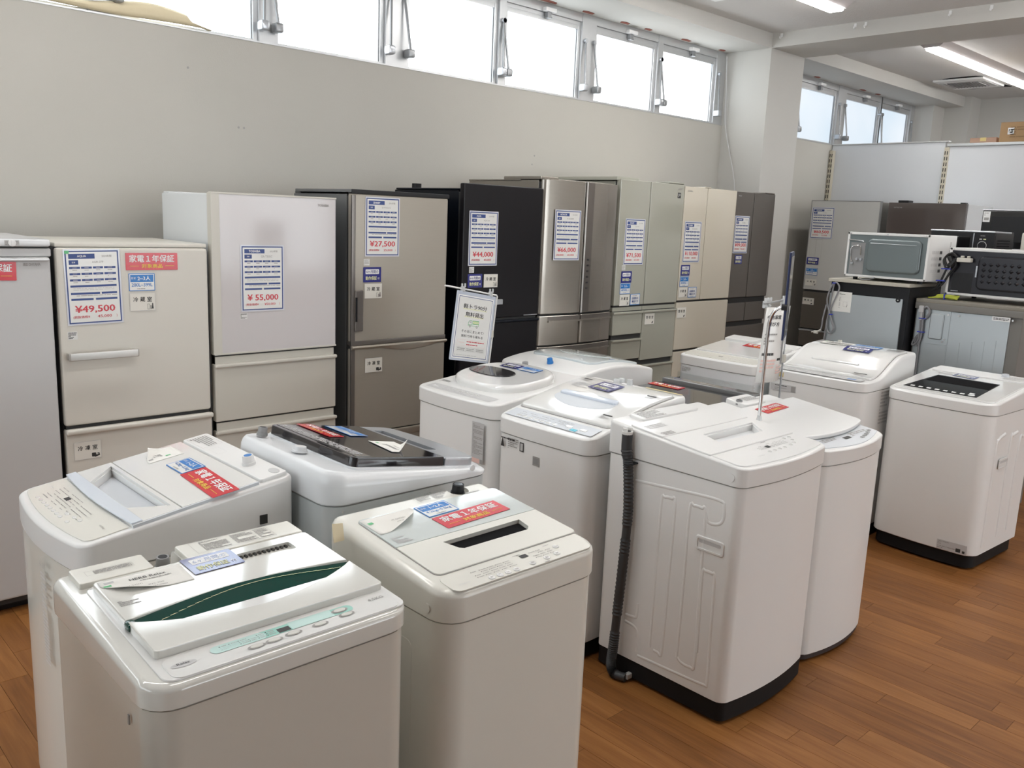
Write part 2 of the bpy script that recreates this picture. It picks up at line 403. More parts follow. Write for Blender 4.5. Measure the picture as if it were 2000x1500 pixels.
def size_card(M, host, l1, l2, w=.105, h=.072):
    t = thing('capacity_card', f'white and blue household size card on {host}', 'sign', M, 'blue household size cards')
    ob('laminate_sheet', sheet(w, h, .0008, bluec), bluec, t, smooth=False)
    k = Ink(); k.rect(-w/2+.003, -h/2+.003, w/2-.003, h/2-.003, cardw, .0010); k.rect(-w/2+.006, 0, w/2-.006, h/2-.006, bluec, .0012)
    k.text('目安', -w*.32, h*.23, h*.13, wht, z=.0015); k.text(l1, w*.08, h*.22, h*.26, wht, bold=.018, z=.0015)
    k.text(l2, 0, -h*.15, h*.20, bluec, w=w*.80, bold=.012, z=.0015); k.lines(-w*.2, -h*.42, w*.2, -h*.33, 1, gry, .0015)
    k.build('lettering', t); return t
def room_card(M, host, word, what, w=.104, h=.074):
    t = thing('compartment_card', f'small white {what} compartment card on {host}', 'sign', M, 'white compartment cards')
    ob('card_sheet', sheet(w, h, .0008, cardbeige), cardbeige, t, smooth=False)
    k = Ink(); k.frame(-w/2, -h/2, w/2, h/2, .0012, pgrey, .0010)
    for i, ch in enumerate(word): k.text(ch, (-.27+.27*i)*w, h*.14, h*.26, blk, bold=.02, z=.0012)
    if what == 'cold':
        k.frame(w*.18, -h*.42, w*.27, -h*.12, .001, blk, .0012); k.rect(w*.30, -h*.42, w*.33, -h*.2, blk, .0012); k.poly([(w*.35, -h*.4), (w*.42, -h*.4), (w*.40, -h*.08), (w*.37, -h*.08)], blk, .0012)
    elif what == 'freezer':
        k.rrect(w*.14, -h*.40, w*.30, -h*.18, .003, blk, .0012); k.poly([(w*.24, -h*.44), (w*.44, -h*.36), (w*.42, -h*.20), (w*.34, -h*.22)], blk, .0014); k.rect(w*.30, -h*.30, w*.38, -h*.26, cardbeige, .0016)
    else:
        k.poly([(w*.20, -h*.42), (w*.34, -h*.40), (w*.38, -h*.22), (w*.26, -h*.26)], blk, .0012); k.poly([(w*.33, -h*.24), (w*.42, -h*.06), (w*.36, -h*.2)], blk, .0014)
    k.build('lettering', t); return t
def auto_card(M, host, w=.100, h=.074):
    t = thing('feature_card', f'white card with blue frame about automatic ice making on {host}', 'sign', M, 'blue-framed ice maker cards')
    ob('card_sheet', sheet(w, h, .0008, bluec), bluec, t, smooth=False)
    k = Ink(); k.rect(-w/2+.004, -h/2+.004, w/2-.004, h/2-.004, cardw, .0010)
    k.lines(-w*.3, h*.27, w*.3, h*.37, 1, gry, .0012); k.text('自動製氷', 0, h*.10, h*.22, navy, w=w*.66, bold=.02, z=.0014); k.text('機能付き', 0, -h*.18, h*.22, navy, w=w*.66, bold=.02, z=.0014)
    k.lines(-w*.25, -h*.42, w*.25, -h*.35, 1, gry, .0012); k.build('lettering', t); return t

# ================================================================ THE SETTING
YW = 4.4; ZC = 3.15; ZS = 3.04; SILL = 2.456
def struct(name, parts, m, parent=None, T=None, smooth=False, label=None):
    o = ob(name, parts, m, parent, T, smooth); o['kind'] = 'structure'
    if label: o['label'] = label
    return o
floor = struct('floor', box(-3.2, 12, -7.2, 4.6, -.12, -.004), mat('floor_screed', (.06, .035, .02), .9), label='wood-look vinyl plank floor')
PW, PL = .09, .92
var = [mesh('plank', box(-PW/2+.0006, PW/2-.0006, -L/2+.0006, L/2-.0006, -.004, 0), wood, smooth=False) for L in (PL, PL*.62)]
rest = bmesh.new()
def plank_at(x, y, L, k):
    near = (1.1 < x < 5.9 and -.5 < y < 2.0) or (-.5 < x < .95 and 1.7 < y < 3.9)
    if near:
        o = bpy.data.objects.new('plank', var[k]); C.objects.link(o); o.location = (x, y, 0); o.parent = floor
    else:
        f = [rest.verts.new(p) for p in ((x-PW/2+.0006, y-L/2+.0006, 0), (x+PW/2-.0006, y-L/2+.0006, 0), (x+PW/2-.0006, y+L/2-.0006, 0), (x-PW/2+.0006, y+L/2-.0006, 0))]
        rest.faces.new(f)
x = -3.15
while x < 12:
    y = -7.2+random.uniform(-.8, 0)
    while y < 4.4:
        k = random.random() < .35; L = PL*.62 if k else PL
        if y+L > 4.39: k = 1; y = 4.39-PL*.62; L = PL*.62; plank_at(x+PW/2, y+L/2, L, 1); break
        plank_at(x+PW/2, y+L/2, L, int(k)); y += L
    x += PW
me = bpy.data.meshes.new('far_planks'); rest.to_mesh(me); rest.free(); me.materials.append(wood)
fp = bpy.data.objects.new('planks_beyond', me); C.objects.link(fp); fp.parent = floor; fp['kind'] = 'stuff'

ceil = struct('ceiling', box(-3.2, 12, -7.2, 4.6, ZC, ZC+.15), ceilm, label='textured pale ceiling boards')
wb = struct('wall_back', [box(-3.2, 6.54, YW, YW+.18, 0, SILL), box(-3.2, 6.54, YW+.06, YW+.2, 3.04, ZC), box(7.07, 10.66, YW, YW+.18, 0, SILL), box(7.07, 10.66, YW+.06, YW+.2, 3.04, ZC)], wallm, label='cream wallpapered wall under the high windows')
struct('trim_1', [box(-3.2, 6.54, YW-.004, YW+.03, SILL, SILL+.008), box(7.07, 10.66, YW-.004, YW+.03, SILL, SILL+.008)], alu, label='thin metal ledge along the window bottoms')
struct('ceiling_beam', box(6.54, 7.07, -7.2, 3.99, ZS, ZC+.02), wallw, label='cross beam under the ceiling')
struct('ceiling_soffit', [box(-3.2, 6.54, 3.99, YW+.1, ZS, ZC+.02), box(7.07, 10.66, 3.99, YW+.1, ZS, ZC+.02)], wallw, label='boxed soffit above the high windows')
struct('wall_column', box(6.54, 7.07, 3.99, YW+.2, 0, ZS+.005), wallw, label='white square column between the two window bays')
struct('wall_pier', [box(10.36, 10.68, 4.2, YW+.2, SILL-.1, ZC), box(10.66, 11.1, 3.92, YW+.2, 0, ZC)], wallw, label='white pier at the far end of the window wall')
struct('wall_far', box(10.95, 11.1, -7.2, 3.93, 0, ZC), wallw, label='plain wall behind the display partition')
struct('wall_left', [box(-3.2, -3.05, -7.2, YW, 0, .8), box(-3.2, -3.05, -7.2, YW, 2.9, ZC), box(-3.2, -3.05, -7.2, .4, .8, 2.9), box(-3.2, -3.05, 4.2, YW, .8, 2.9)], wallm)
sl = tag(thing('window_8', None, None), kind='structure')  # unseen glowing window, added to light the faces turned to -X
struct('wall_front', [box(-3.2, 3.0, -7.2, -7.05, 0, ZC), box(3.0, 9.0, -7.2, -7.05, 0, .5), box(3.0, 9.0, -7.2, -7.05, 2.7, ZC), box(9.0, 11, -7.2, -7.05, 0, ZC)], wallm)
sw = tag(thing('window_9', None, None), kind='structure')  # unseen glowing shop window behind the camera, added to light the fronts
ob('window_frame', [box(x-.04, x+.04, -7.17, -7.08, .5, 2.7) for x in (3.04, 5.0, 7.0, 8.96)], alu, sw, smooth=False)
for x in (4.02, 6, 7.98): ob('pane', box(x-.94, x+.94, -7.14, -7.13, .5, 2.7), pane_mat('added_front_pane', 3.3, (.95, .98, 1)) if x == 4.02 else bpy.data.materials['added_front_pane'], sw, smooth=False)
ob('window_frame', [box(-3.17, -3.08, y-.04, y+.04, .8, 2.9) for y in (.44, 2.3, 4.16)], alu, sl, smooth=False)
for y in (1.37, 3.23): ob('pane', box(-3.14, -3.13, y-.89, y+.89, .8, 2.9), bpy.data.materials.get('added_side_pane') or pane_mat('added_side_pane', 1.7, (.95, .98, 1)), sl, smooth=False)

# high hopper windows
def stay(w, x, side):
    """friction stay: top pivot, long arm, bottom housing"""
    xa = x+.012*side; xb = x-.012*side
    st = ob('stay_arm', [tube([(xa, YW+.0, 2.86), (xb, YW-.035, 2.56)], .0075, 8), (cyl((xa, YW+.03, 2.86), (xa, YW-.012, 2.86), .016, 10), 1)], [alu_d, silver], w)
    ob('stay_bracket', [prism([(-.03, 0), (.008, -.02), (.03, -.012), (.03, .02), (.0, .034), (-.03, .03)], -.02, .02, rtop=.004).copy() if False else box(xb-.024, xb+.024, YW-.055, YW+.005, 2.515, 2.565, .012, 2)], silver if side > 0 else alu_d, st)
def window(n, x0, x1, pm, mull_r, latch=True):
    w = tag(thing(f'window_{n}', 'frosted hopper window in a grey metal frame', None), kind='structure')
    z0, z1 = SILL+.008, 2.93
    yo = YW+.04
    ob('window_frame', [box(x0-.055, x0-.028, yo-.03, yo+.06, z0, ZS), box(x1+.028, x1+.028+mull_r, yo-.03, yo+.06, z0, ZS), box(x0-.055, x1+.055, yo-.025, yo+.06, 2.985, ZS), box(x0-.055, x1+.055, yo-.008, yo+.06, 2.955, 2.985, .002)], alu, w, smooth=False)
    ob('sash', [box(x0-.028, x0, yo-.012, yo+.02, z0, z1+.03, .003), box(x1, x1+.028, yo-.012, yo+.02, z0, z1+.03, .003), box(x0, x1, yo-.012, yo+.02, z1, z1+.03, .003), box(x0, x1, yo-.012, yo+.02, z0, z0+.012, .002)], alu, w)
    ob('gasket', [box(x1-.006, x1, yo-.002, yo+.012, z0+.012, z1), box(x0, x0+.004, yo-.002, yo+.012, z0+.012, z1)], alu_d, w, smooth=False)
    ob('pane', box(x0, x1, yo+.008, yo+.014, z0+.01, z1), pm, w, smooth=False)
    stay(w, x0-.045, -1); stay(w, x1+.045, 1)
    if latch:
        xc = (x0+x1)/2+.02
        l = ob('latch', box(xc-.05, xc+.05, yo-.06, yo-.02, 2.985, 3.01, .004), wht, w)
        ob('latch_hook', [box(xc-.02, xc+.015, yo-.045, yo-.012, 2.945, 2.985, .003), cyl((xc-.02, yo-.03, 2.955), (xc+.03, yo-.03, 2.955), .007, 8)], alu_d, l)
panes = [(-1.65, -.99), (-.80, -.14), (.03, .69), (.79, 1.42), (1.60, 2.262), (2.408, 3.055), (3.262, 3.937), (4.05, 4.722), (4.925, 5.59), (5.705, 6.385)]
for i, (a, b) in enumerate(panes):
    nxt = panes[i+1][0]-.055 if i+1 < len(panes) else 6.54
    window(i+10, a, b, pane_near, max(.02, nxt-b-.028), latch=i > 4)
fpanes = [(7.10, 7.70), (7.79, 8.52), (8.745, 9.48), (9.555, 10.235)]
for i, (a, b) in enumerate(fpanes):
    nxt = fpanes[i+1][0]-.055 if i+1 < len(fpanes) else 10.36
    window(i+30, a, b, pane_far, max(.02, nxt-b-.028))
for x, ln in ((4.35, .09), (4.75, .06), (5.15, .05), (5.42, .04), (5.9, .06), (6.4, .04), (8.0, .05), (8.95, .06), (9.3, .05)):
    ob('rust_patch', prism([(x-ln, YW-.045), (x-ln*.3, YW-.06), (x+ln*.8, YW-.05), (x+ln, YW-.02), (x-ln*.7, YW-.018)], ZS-.003, ZS+.001), redrust, wb, smooth=False)
# wall marks: screw holes
for x, z in ((2.16, 2.02), (2.19, 2.02), (4.32, 2.04), (1.02, 2.3), (4.30, 1.98), (1.9, 2.28)):
    ob('screw_hole', cyl((x, YW+.001, z), (x, YW-.0015, z), .006, 8), gry, wb)

def batten(x0, x1, y, label):
    t = thing('ceiling_light', label, 'light', TR((x0+x1)/2, y, ZC)); L = (x1-x0)/2
    prof = [(-.115, 0), (.115, 0), (.06, -.045), (-.06, -.045)]
    bm = bmesh.new(); a = [bm.verts.new((-L, p, z)) for p, z in prof]; b = [bm.verts.new((L, p, z)) for p, z in prof]
    bm.faces.new(a); bm.faces.new(b[::-1])
    for i in range(4): bm.faces.new((a[i], b[i], b[(i+1) % 4], a[(i+1) % 4]))
    bmesh.ops.recalc_face_normals(bm, faces=bm.faces)
    ob('housing', bm, mat('lamp_housing', (.55, .52, .52), .4) if 'lamp_housing' not in bpy.data.materials else bpy.data.materials['lamp_housing'], t, smooth=False)
    ob('diffuser', box(-L+.02, L-.02, -.055, .055, -.066, -.0452, .012), lampm, t)
batten(3.45, 5.93, 3.13, 'lit white batten light at the top of the picture before the cross beam')
batten(7.52, 10.1, 3.13, 'lit white batten light on the ceiling beyond the cross beam')
for a, b, y, pos in ((-.62, 1.86, 3.13, 'over the left end of the fridge row'), (.7, 3.2, 1.62, 'over the nearest washers'), (4.75, 7.25, 1.62, 'over the far aisle washers'), (2.3, 4.8, .3, 'over the aisle before the hose washer'), (6.3, 8.8, .3, 'over the far aisle'), (3.4, 5.9, -2.6, 'behind the camera to the right'), (7.5, 10, -2.6, 'far behind the camera')):  # unseen battens, added and placed to balance the room light
    batten(a, b, y, f'ceiling batten light added outside the picture, {pos}')

def cassette(x0, x1, y0, y1, label, torn):
    t = thing('air_conditioner', label, 'air conditioner', TR((x0+x1)/2, (y0+y1)/2, ZC)); a, b = (x1-x0)/2, (y1-y0)/2
    ob('panel_frame', [box(-a, a, -b, b, -.022, -.001, .006)], wht, t)
    ob('intake_grille', [box(-a*.55, a*.55, -b*.62, b*.62, -.026, -.0225)] + [box(-a*.52, a*.52, -b*.6+i*b*.12, -b*.6+i*b*.12+.006, -.031, -.026) for i in range(11)], grey_mid, t, smooth=False)
    for s in (-1, 1): ob('louvre', box(-a*.6, a*.6, s*b*.84-.02, s*b*.84+.02, -.027, -.022, .002), pgrey, t)
    if torn:
        for pts in ([(a+.002, -b), (a+.16, -b-.02), (a+.10, -.02), (a+.14, b*.5), (a+.05, b+.03), (a+.002, b)], [(-a-.002, b*.6), (-a-.05, b*.2), (-a-.06, -b*.8), (-a-.002, -b)]):
            ob('torn_gap', prism(pts, -.004, -.001), void, t, smooth=False)
cassette(9.38, 9.98, 3.37, 3.85, 'square ceiling air conditioner with torn dark gaps around its frame', True)
cassette(4.75, 5.34, 3.2, 3.73, 'corner of a ceiling air conditioner at the top edge of the picture', False)
hk = ['nearest the column', 'left one of the middle pair', 'right one of the middle pair', 'fourth from the column', 'farthest from the column']
for i, y in enumerate((3.91, 3.30, 3.22, 2.62, 2.355)):
    t = thing('ceiling_hook', f'small white plastic hook on the cross beam, {hk[i]}', 'hook', TR(6.54, y, 3.115), 'white hooks on the beam')
    ob('back_plate', box(-.006, 0, -.010, .010, -.002, .026, .002), wht, t)
    ob('hook_arm', tube(smooth_path([(-.004, 0, .004), (-.012, 0, -.012), (-.026, 0, -.014), (-.030, 0, .0)], 4), .0035, 6), wht, t)
tag(ob('hanging_cable', tube(smooth_path([(6.47, 4.36, 3.0), (6.50, 4.36, 2.72), (6.515, 4.345, 2.42), (6.51, 4.20, 1.9), (6.5, 4.18, 1.2), (6.49, 4.2, .3), (6.47, 4.22, .006)], 6), .004, 6), pgrey), 'thin grey cord hanging from the window corner down behind the end fridge', 'cord')
# curled paper on the ledge
cp = bmesh.new(); rows = []
for i in range(41):
    t = i/40; x = 1.02+t*.99; hh = .030+.045*math.exp(-((t-.72)/.22)**2) if t < .9 else .03*(1-t)*10*.8+.004
    row = []
    for j in range(7):
        s = j/6; row.append(cp.verts.new((x+.01*s, YW-.012-.05*math.sin(s*PI)*.6+.03*s, SILL+.0098+hh*(math.sin(s*PI*.55))+.004*math.sin(9*t+3*s)+.004)))
    rows.append(row)
for a, b in zip(rows, rows[1:]):
    for j in range(6): cp.faces.new((a[j], b[j], b[j+1], a[j+1]))
cp.faces.ensure_lookup_table()
cpo = ob('curled_paper_strip', cp, curlp); tag(cpo, 'curled cream paper strip lying along the window ledge at the upper left', 'paper'); cpo.modifiers.new('s', 'SOLIDIFY').thickness = .0015

# display partition in the far bay
XP = 8.5
pt = tag(thing('wall_partition', 'low white display partition with slotted uprights', None, TR(XP, 0, 0)), kind='structure')
ob('panel', box(0, .04, 3.30, 4.395, .0, 2.45), panelm, pt, smooth=False); ob('panel', box(-.03, .03, .4, 3.25, .0, 2.405), panelm, pt, smooth=False)
ob('top_rail', [box(-.045, .06, .4, 3.27, 2.407, 2.432, .004)], alu, pt)
ob('top_rail', [box(-.01, .05, 3.27, 4.39, 2.451, 2.462, .003)], pgrey, pt)
for y in (4.375, 3.265, 1.9):
    u = ob('upright', box(-.05, -.001 if y > 3.3 else .0, y-.02, y+.02, 0, 2.40), upright_m, pt, smooth=False)
    ob('slots', [box(-.0515, -.0498, y+s*.010-.0035, y+s*.010+.0035, z*.05-.016, z*.05+.016) for z in range(28, 48) for s in (-1, 1)], dark, u, smooth=False)
def carton(x0, x1, y0, y1, z0, z1, m, label, lab=False):
    t = thing('cardboard_box', label, 'box', TR((x0+x1)/2, (y0+y1)/2, z0)); a, b, h = (x1-x0)/2, (y1-y0)/2, z1-z0
    ob('carton', box(-a, a, -b, b, 0, h, .002, 1), m, t, smooth=False)
    ob('top_flap', [box(-a, a, -b, -.001, h, h+.003), box(-a, a, .001, b, h, h+.003)], m, t, smooth=False)
    ob('packing_tape', [box(-a-.0008, a+.0008, -.025, .025, h+.003, h+.0038), box(-a-.0012, -a, -.025, .025, h-.06 if h > .1 else h*.3, h+.003)], tape_y, t, smooth=False)
    if lab:
        k = Ink(); k.rect(-.025, -.028, .025, .028, wht); k.rect(-.018, -.016, .010, -.012, blk, .0004); k.rect(-.018, -.006, -.012, .018, blk, .0004); k.rect(.002, .002, .014, .016, blk, .0004)
        k.build('shipping_label', t, Matrix.Translation((-a-.0016, b*.60, h*.55)) @ FX)
        k = Ink(); k.lines(-.16, -.05, .2, .05, 5, mat('faded_brown_print', (.25, .16, .08), .8), seed=5); k.build('faded_print', t, Matrix.Translation((-a-.0014, -b*.1, h*.5)) @ FX)
carton(8.46, 8.95, 2.40, 2.84, 2.4335, 2.595, brown_card, 'brown cardboard box with a small white label on top of the partition', True)
carton(8.46, 8.8, 2.86, 3.08, 2.4335, 2.472, pinkbrown, 'flat pinkish cardboard box beside the taller brown box on the partition')

# ================================================================ REFRIGERATORS
def fridge(name, label, W, H, D, M, side, panels, topcap=None, hinge=None, cat='refrigerator', gap=.05, zbot=.03):
    """local: u 0..W along the front, y 0 (door skin) .. D, z 0..H.  panels: (u0,u1,z0,z1,mat,opts)"""
    t = thing(name, label, cat, M)
    ob('cabinet', [box(.004, W-.004, gap, D, zbot, H, .006), (box(.006, W-.006, .014, gap+.001, zbot+.01, H-.01), 1)], [side, gap_m], t)
    ob('base_plinth', box(.03, W-.03, .06, D-.03, 0, zbot+.001), dark, t, smooth=False)
    for i, (u0, u1, z0, z1, m, o) in enumerate(panels):
        yf = o.get('y', 0); cv = o.get('bow', 0)
        if cv:
            b = xf(prism(rr(u0, u1, yf, gap-.012, o.get('r', .012), 3, bow=0), z0, z1, .003, .003, 1, cx=[u0+(u1-u0)*q/8 for q in range(1, 8)]), Matrix())
            for v in b.verts:
                if v.co.y < gap-.02: v.co.y -= cv*(1-(2*v.co.x/W-1)**2)
        else: b = box(u0, u1, yf, gap-.012, z0, z1, o.get('bev', .005), 2)
        d = ob(o.get('n', 'door'), b, m, t)
        if o.get('lip'):   # protruding grip lip along the top edge of a drawer
            ob('grip_lip', box(u0-.002, u1+.002, yf-.012, yf+.01, z1-.016, z1, .005), o.get('lm', m), d)
        if o.get('k'): o['k'](d)
    if topcap: ob('top_cover', [box(*c, .004) for c in topcap], side, t)
    if hinge: ob('hinge_cover', [box(*c, .006) for c in hinge], grey_mid, t)
    return t
YF = 3.65
def tagprint(t, u, z, w, h, M=None, seed=1, base=cardw, ink=gry, n=6, name='spec_label', y=-.0006):
    k = Ink(); k.rect(-w/2, -h/2, w/2, h/2, base, 0); k.lines(-w*.44, -h*.42, w*.44, h*.42, n, ink, seed=seed, z=.0004); return k.build(name, t, Matrix.Translation((u, y, z)) @ FY)
def logo(t, u, z, s, h, m, w=None, y=-.0008, bold=.02):
    k = Ink(); k.text(s, 0, 0, h, m, w=w, bold=bold); return k.build('maker_lettering', t, Matrix.Translation((u, y, z)) @ FY)
def atF(x, z, y=YF): return Matrix.Translation((x, y-.0012, z)) @ FY

# white upright freezer at the left edge
fz = fridge('upright_freezer', 'white upright freezer cut by the left edge of the picture', .575, 1.455, .62, TR(.446, YF), iris_w,
    [(0, .575, 1.405-.005, 1.432, iris_w, {'bev': .006, 'n': 'door_rail', 'y': .004}), (0, .571, .06, 1.40, iris_w, {'bev': .012})], topcap=[(.0, .575, .02, .62, 1.452, 1.466)], cat='freezer')
ob('control_strip', box(0, .572, -.006, .05, 1.438, 1.466, .008), white_cool, fz)
ob('temperature_knob', [cyl((.44, -.006, 1.452), (.44, -.014, 1.452), .013, 14), box(.437, .443, -.018, -.013, 1.442, 1.462)], wht, fz)
tagprint(fz, .44, 1.452, .05, .02, seed=3, base=pgrey, n=3, name='knob_print', y=-.0066)
b = prism([(0, -.030), (.38, -.030), (.46, -.012), (.5, 0), (.5, .01), (0, .01)], 1.393, 1.405, .003)
ob('door_grip', box(.0, .565, -.010, .01, 1.385, 1.394, .004), white_cool, fz)
logo(fz, .505, 1.372, 'IRIS OHYAMA', .011, gry, .058)
red_card(Matrix.Translation((.79, YF-.0012, 1.35)) @ FY @ Matrix.Rotation(R(-1.5), 4, 'Z'), 'the white freezer')

# cream two-door fridge
def bar_handle(d):
    ob('bar_handle', [prism(rr(.016, .284, -.046, -.032, .006, 3), .997, 1.028, .003, .003, 2), box(.018, .036, -.034, .002, .999, 1.026, .004), box(.262, .282, -.034, .002, .999, 1.026, .004)], mat('satin_handle', (.55, .53, .50), .3, metal=.7), d)
aq = fridge('refrigerator', 'cream two-door refrigerator with a bar handle and ¥49,500 card', .605, 1.44, .60, TR(1.035, YF), body_g,
    [(0, .605, .727, 1.435, aqua_c, {'bev': .012, 'k': bar_handle}), (0, .607, .12, .713, aqua_c, {'bev': .008, 'n': 'freezer_drawer'})])
ob('drawer_lip', box(.0, .609, -.016, .01, .691, .715, .009, 3), aqua_c, aq)
ob('top_panel', box(0, .605, .012, .60, 1.437, 1.454, .005), aqua_c, aq)
H1 = 'the cream fridge with a bar handle'
price_card(atF(1.168, 1.282) @ Matrix.Rotation(R(1), 4, 'Z'), H1, 'AQUA', '2024年製', 'AQR-27P', '¥49,500', '45,000')
red_card(atF(1.40, 1.381), H1); size_card(atF(1.356, 1.297), H1, '2~3人', '200L~399L'); room_card(atF(1.356, 1.216), H1, '冷蔵室', 'cold'); room_card(atF(1.113, .621), H1, '冷凍室', 'freezer')
tagprint(aq, 1.08-1.035, 1.092, .036, .032, seed=4, ink=blk); k = Ink(); k.rect(-.008, -.006, .008, .006, grn); k.build('green_seal', aq, Matrix.Translation((.038, -.004, 1.418)) @ FY)

# white glass fridge with three compartments
tf = fridge('refrigerator', 'tall white glass-door refrigerator with two cream drawers and ¥55,000 card', .618, 1.668, .54, TR(1.66, YF), body_lg,
    [(0, .618, .968, 1.674, tosh_g, {'bev': .006}), (.006, .612, .925, .958, tosh_d, {'y': .010, 'n': 'grip_recess', 'bev': .001}), (.0, .618, .663, .925, tosh_d, {'n': 'drawer', 'lip': 1}),
     (.006, .612, .620, .655, tosh_d, {'y': .010, 'n': 'grip_recess', 'bev': .001}), (0, .618, .12, .620, tosh_d, {'n': 'drawer', 'lip': 1})], topcap=[(.02, .59, .5, .56, 1.667, 1.675)])
ob('door_edge_trim', [box(-.003, .036, -.0014, .036, .97, 1.672, .001), box(.0, .619, -.002, .03, .966, .974, .001), box(0, .619, -.002, .03, 1.668, 1.676, .001)], tosh_d, tf)
logo(tf, .548, 1.638, 'TOSHIBA', .011, gry, .06)
H2 = 'the tall white glass fridge'
price_card(atF(1.894, 1.303), H2, 'TOSHIBA', '2023年製', 'GR-T33SC', '¥ 55,000', '¥50,000'); tagprint(tf, .14, 1.136, .034, .028, seed=5, ink=blk)

# champagne two-door
def side_grip(d):
    ob('grip_plate', box(.016, .065, -.012, .0, 1.03, 1.235, .005), hita_dk, d); ob('grip_slot', box(.018, .028, -.0135, -.0115, 1.08, 1.20), black, d, smooth=False)
sf = fridge('refrigerator', 'champagne two-door refrigerator with a recessed side grip and ¥27,500 card', .60, 1.70, .56, TR(2.365, YF), body_g,
    [(0, .60, .972, 1.705, sharp_c, {'bev': .012, 'k': side_grip}), (0, .60, .958, .982, hita_dk, {'y': -.002, 'n': 'door_bottom_trim', 'bev': .004}), (0, .60, .50, .945, sharp_c, {'bev': .012, 'n': 'freezer_door'}), (0, .60, .06, .488, sharp_c, {'bev': .012, 'n': 'freezer_drawer'})],
    topcap=[(-.005, .60, -.0, .53, 1.706, 1.722), (.01, .59, .5, .56, 1.699, 1.71)])
ob('top_trim', box(-.002, .602, -.004, .03, 1.700, 1.722, .004), dark, sf)
ob('left_edge_strip', box(.0, .022, -.003, .01, .51, 1.695, .002), hita_dk, sf)
for z in (.945, .488):
    b = bmesh.new(); n = 24; A = []; Bv = []
    for i in range(n+1):
        u = .60*i/n; dz = .030 if .3 < i/n < .85 else .016; dz = .016+.020*max(0, math.sin(PI*min(1, max(0, (i/n-.3)/.6))))
        A.append([b.verts.new((u, y, z+.012-q)) for y, q in ((.0, 0), (-.013, 0), (-.016, .008), (-.008, dz), (.0, dz+.004))])
    for p, q in zip(A, A[1:]):
        for j in range(4): b.faces.new((p[j], q[j], q[j+1], p[j+1]))
    b.faces.new(A[0][::-1]); b.faces.new(A[-1]); bmesh.ops.recalc_face_normals(b, faces=b.faces)
    ob('curved_grip', b, sharp_c, sf)
H3 = 'the champagne two-door fridge'
price_card(atF(2.545, 1.545), H3, 'SHARP', '2016年製', 'SJ-W352G-N', '¥27,500', '25,000', w=.206, h=.29); navy_card(atF(2.486, 1.31), H3); room_card(atF(2.493, 1.229), H3, '冷蔵室', 'cold'); room_card(atF(2.50, .852), H3, '冷凍室', 'freezer')
tagprint(sf, .088, 1.372, .034, .032, seed=6)

# black fridge
bf = fridge('refrigerator', 'tall black refrigerator with ¥44,000 card behind the hanging truck sign', .60, 1.752, .64, TR(3.07, YF), blk_s,
    [(0, .60, 1.05, 1.79, blk_d, {'bev': .008}), (0, .60, .40, 1.037, blk_d, {'bev': .008, 'n': 'drawer', 'lip': 1, 'lm': blk_s}), (0, .60, .06, .39, blk_d, {'bev': .008, 'n': 'drawer'})],
    topcap=[(.0, .60, .05, .62, 1.752, 1.762)])
ob('hinge_knob', cyl((.09, .54, 1.762), (.09, .54, 1.79), .028, 12), dark, bf); ob('maker_plate', box(.48, .59, -.0016, .0, 1.056, 1.060), silver, bf, smooth=False)
ob('side_grip', [box(.232, .300, -.014, .002, 1.128, 1.158, .003)], silver, bf)
H4 = 'the tall black fridge'
price_card(atF(3.216, 1.497), H4, 'AQUA', '2019年製', 'AQR-36H', '¥44,000', '40,000'); navy_card(atF(3.164, 1.266), H4); room_card(atF(3.281, 1.264), H4, '冷蔵室', 'cold'); tagprint(bf, .068, 1.326, .036, .032, seed=7)

# bronze steel french door
hf = fridge('refrigerator', 'brushed bronze french-door refrigerator with a bright centre strip and ¥66,000 card', .665, 1.84, .68, TR(3.675, YF), hita_c,
    [(0, .342, 1.055, 1.845, hita_c, {'bow': .028, 'r': .02}), (.35, .665, 1.055, 1.845, hita_c, {'bow': .028, 'r': .012}), (0, .335, .865, 1.043, hita_c, {'bow': .028, 'n': 'drawer', 'r': .015}), (.343, .665, .865, 1.043, hita_c, {'bow': .028, 'n': 'drawer'}),
     (0, .665, .48, .855, hita_c, {'bow': .028, 'n': 'drawer', 'r': .015}), (0, .665, .06, .47, hita_c, {'bow': .028, 'n': 'drawer', 'r': .015})],
    topcap=[(-.0, .15, .03, .35, 1.842, 1.862), (.15, .66, .03, .2, 1.842, 1.852), (.0, .66, .2, .68, 1.835, 1.845)])
def bx_bow(u0, u1, z0, z1, dy, W=.665, cv=.028, n=8):
    b = prism([(u0, -dy), (u1, -dy), (u1, .004), (u0, .004)], z0, z1, cx=[u0+(u1-u0)*q/n for q in range(1, n)])
    for v in b.verts: v.co.y -= cv*(1-(2*v.co.x/W-1)**2)
    return b
ob('centre_strip', bx_bow(.341, .350, 1.055, 1.845, .003, n=2), mat('bright_strip', (.9, .9, .9), .12, metal=.6), hf)
st = ob('touch_strip', bx_bow(.353, .412, 1.06, 1.843, .0015, n=3), hita_dk, hf)
for z in (1.20, 1.235, 1.27, 1.305, 1.34, 1.375): ob('touch_mark', bx_bow(.372, .392, z, z+.010, .0022, n=2), dark, st, smooth=False)
for a, b, z in ((.07, .655, 1.004), (.01, .655, .815), (.01, .655, .44)): ob('drawer_grip', bx_bow(a, b, z, z+.01, .010, n=14), hita_c, hf)
for a, b, z, q in ((.01, .655, .826, .026), (.07, .335, 1.015, .025), (.343, .655, 1.015, .025)): ob('grip_recess', bx_bow(a, b, z, z+q, .001, n=12), hita_dk, hf)
H5 = 'the brushed bronze fridge'
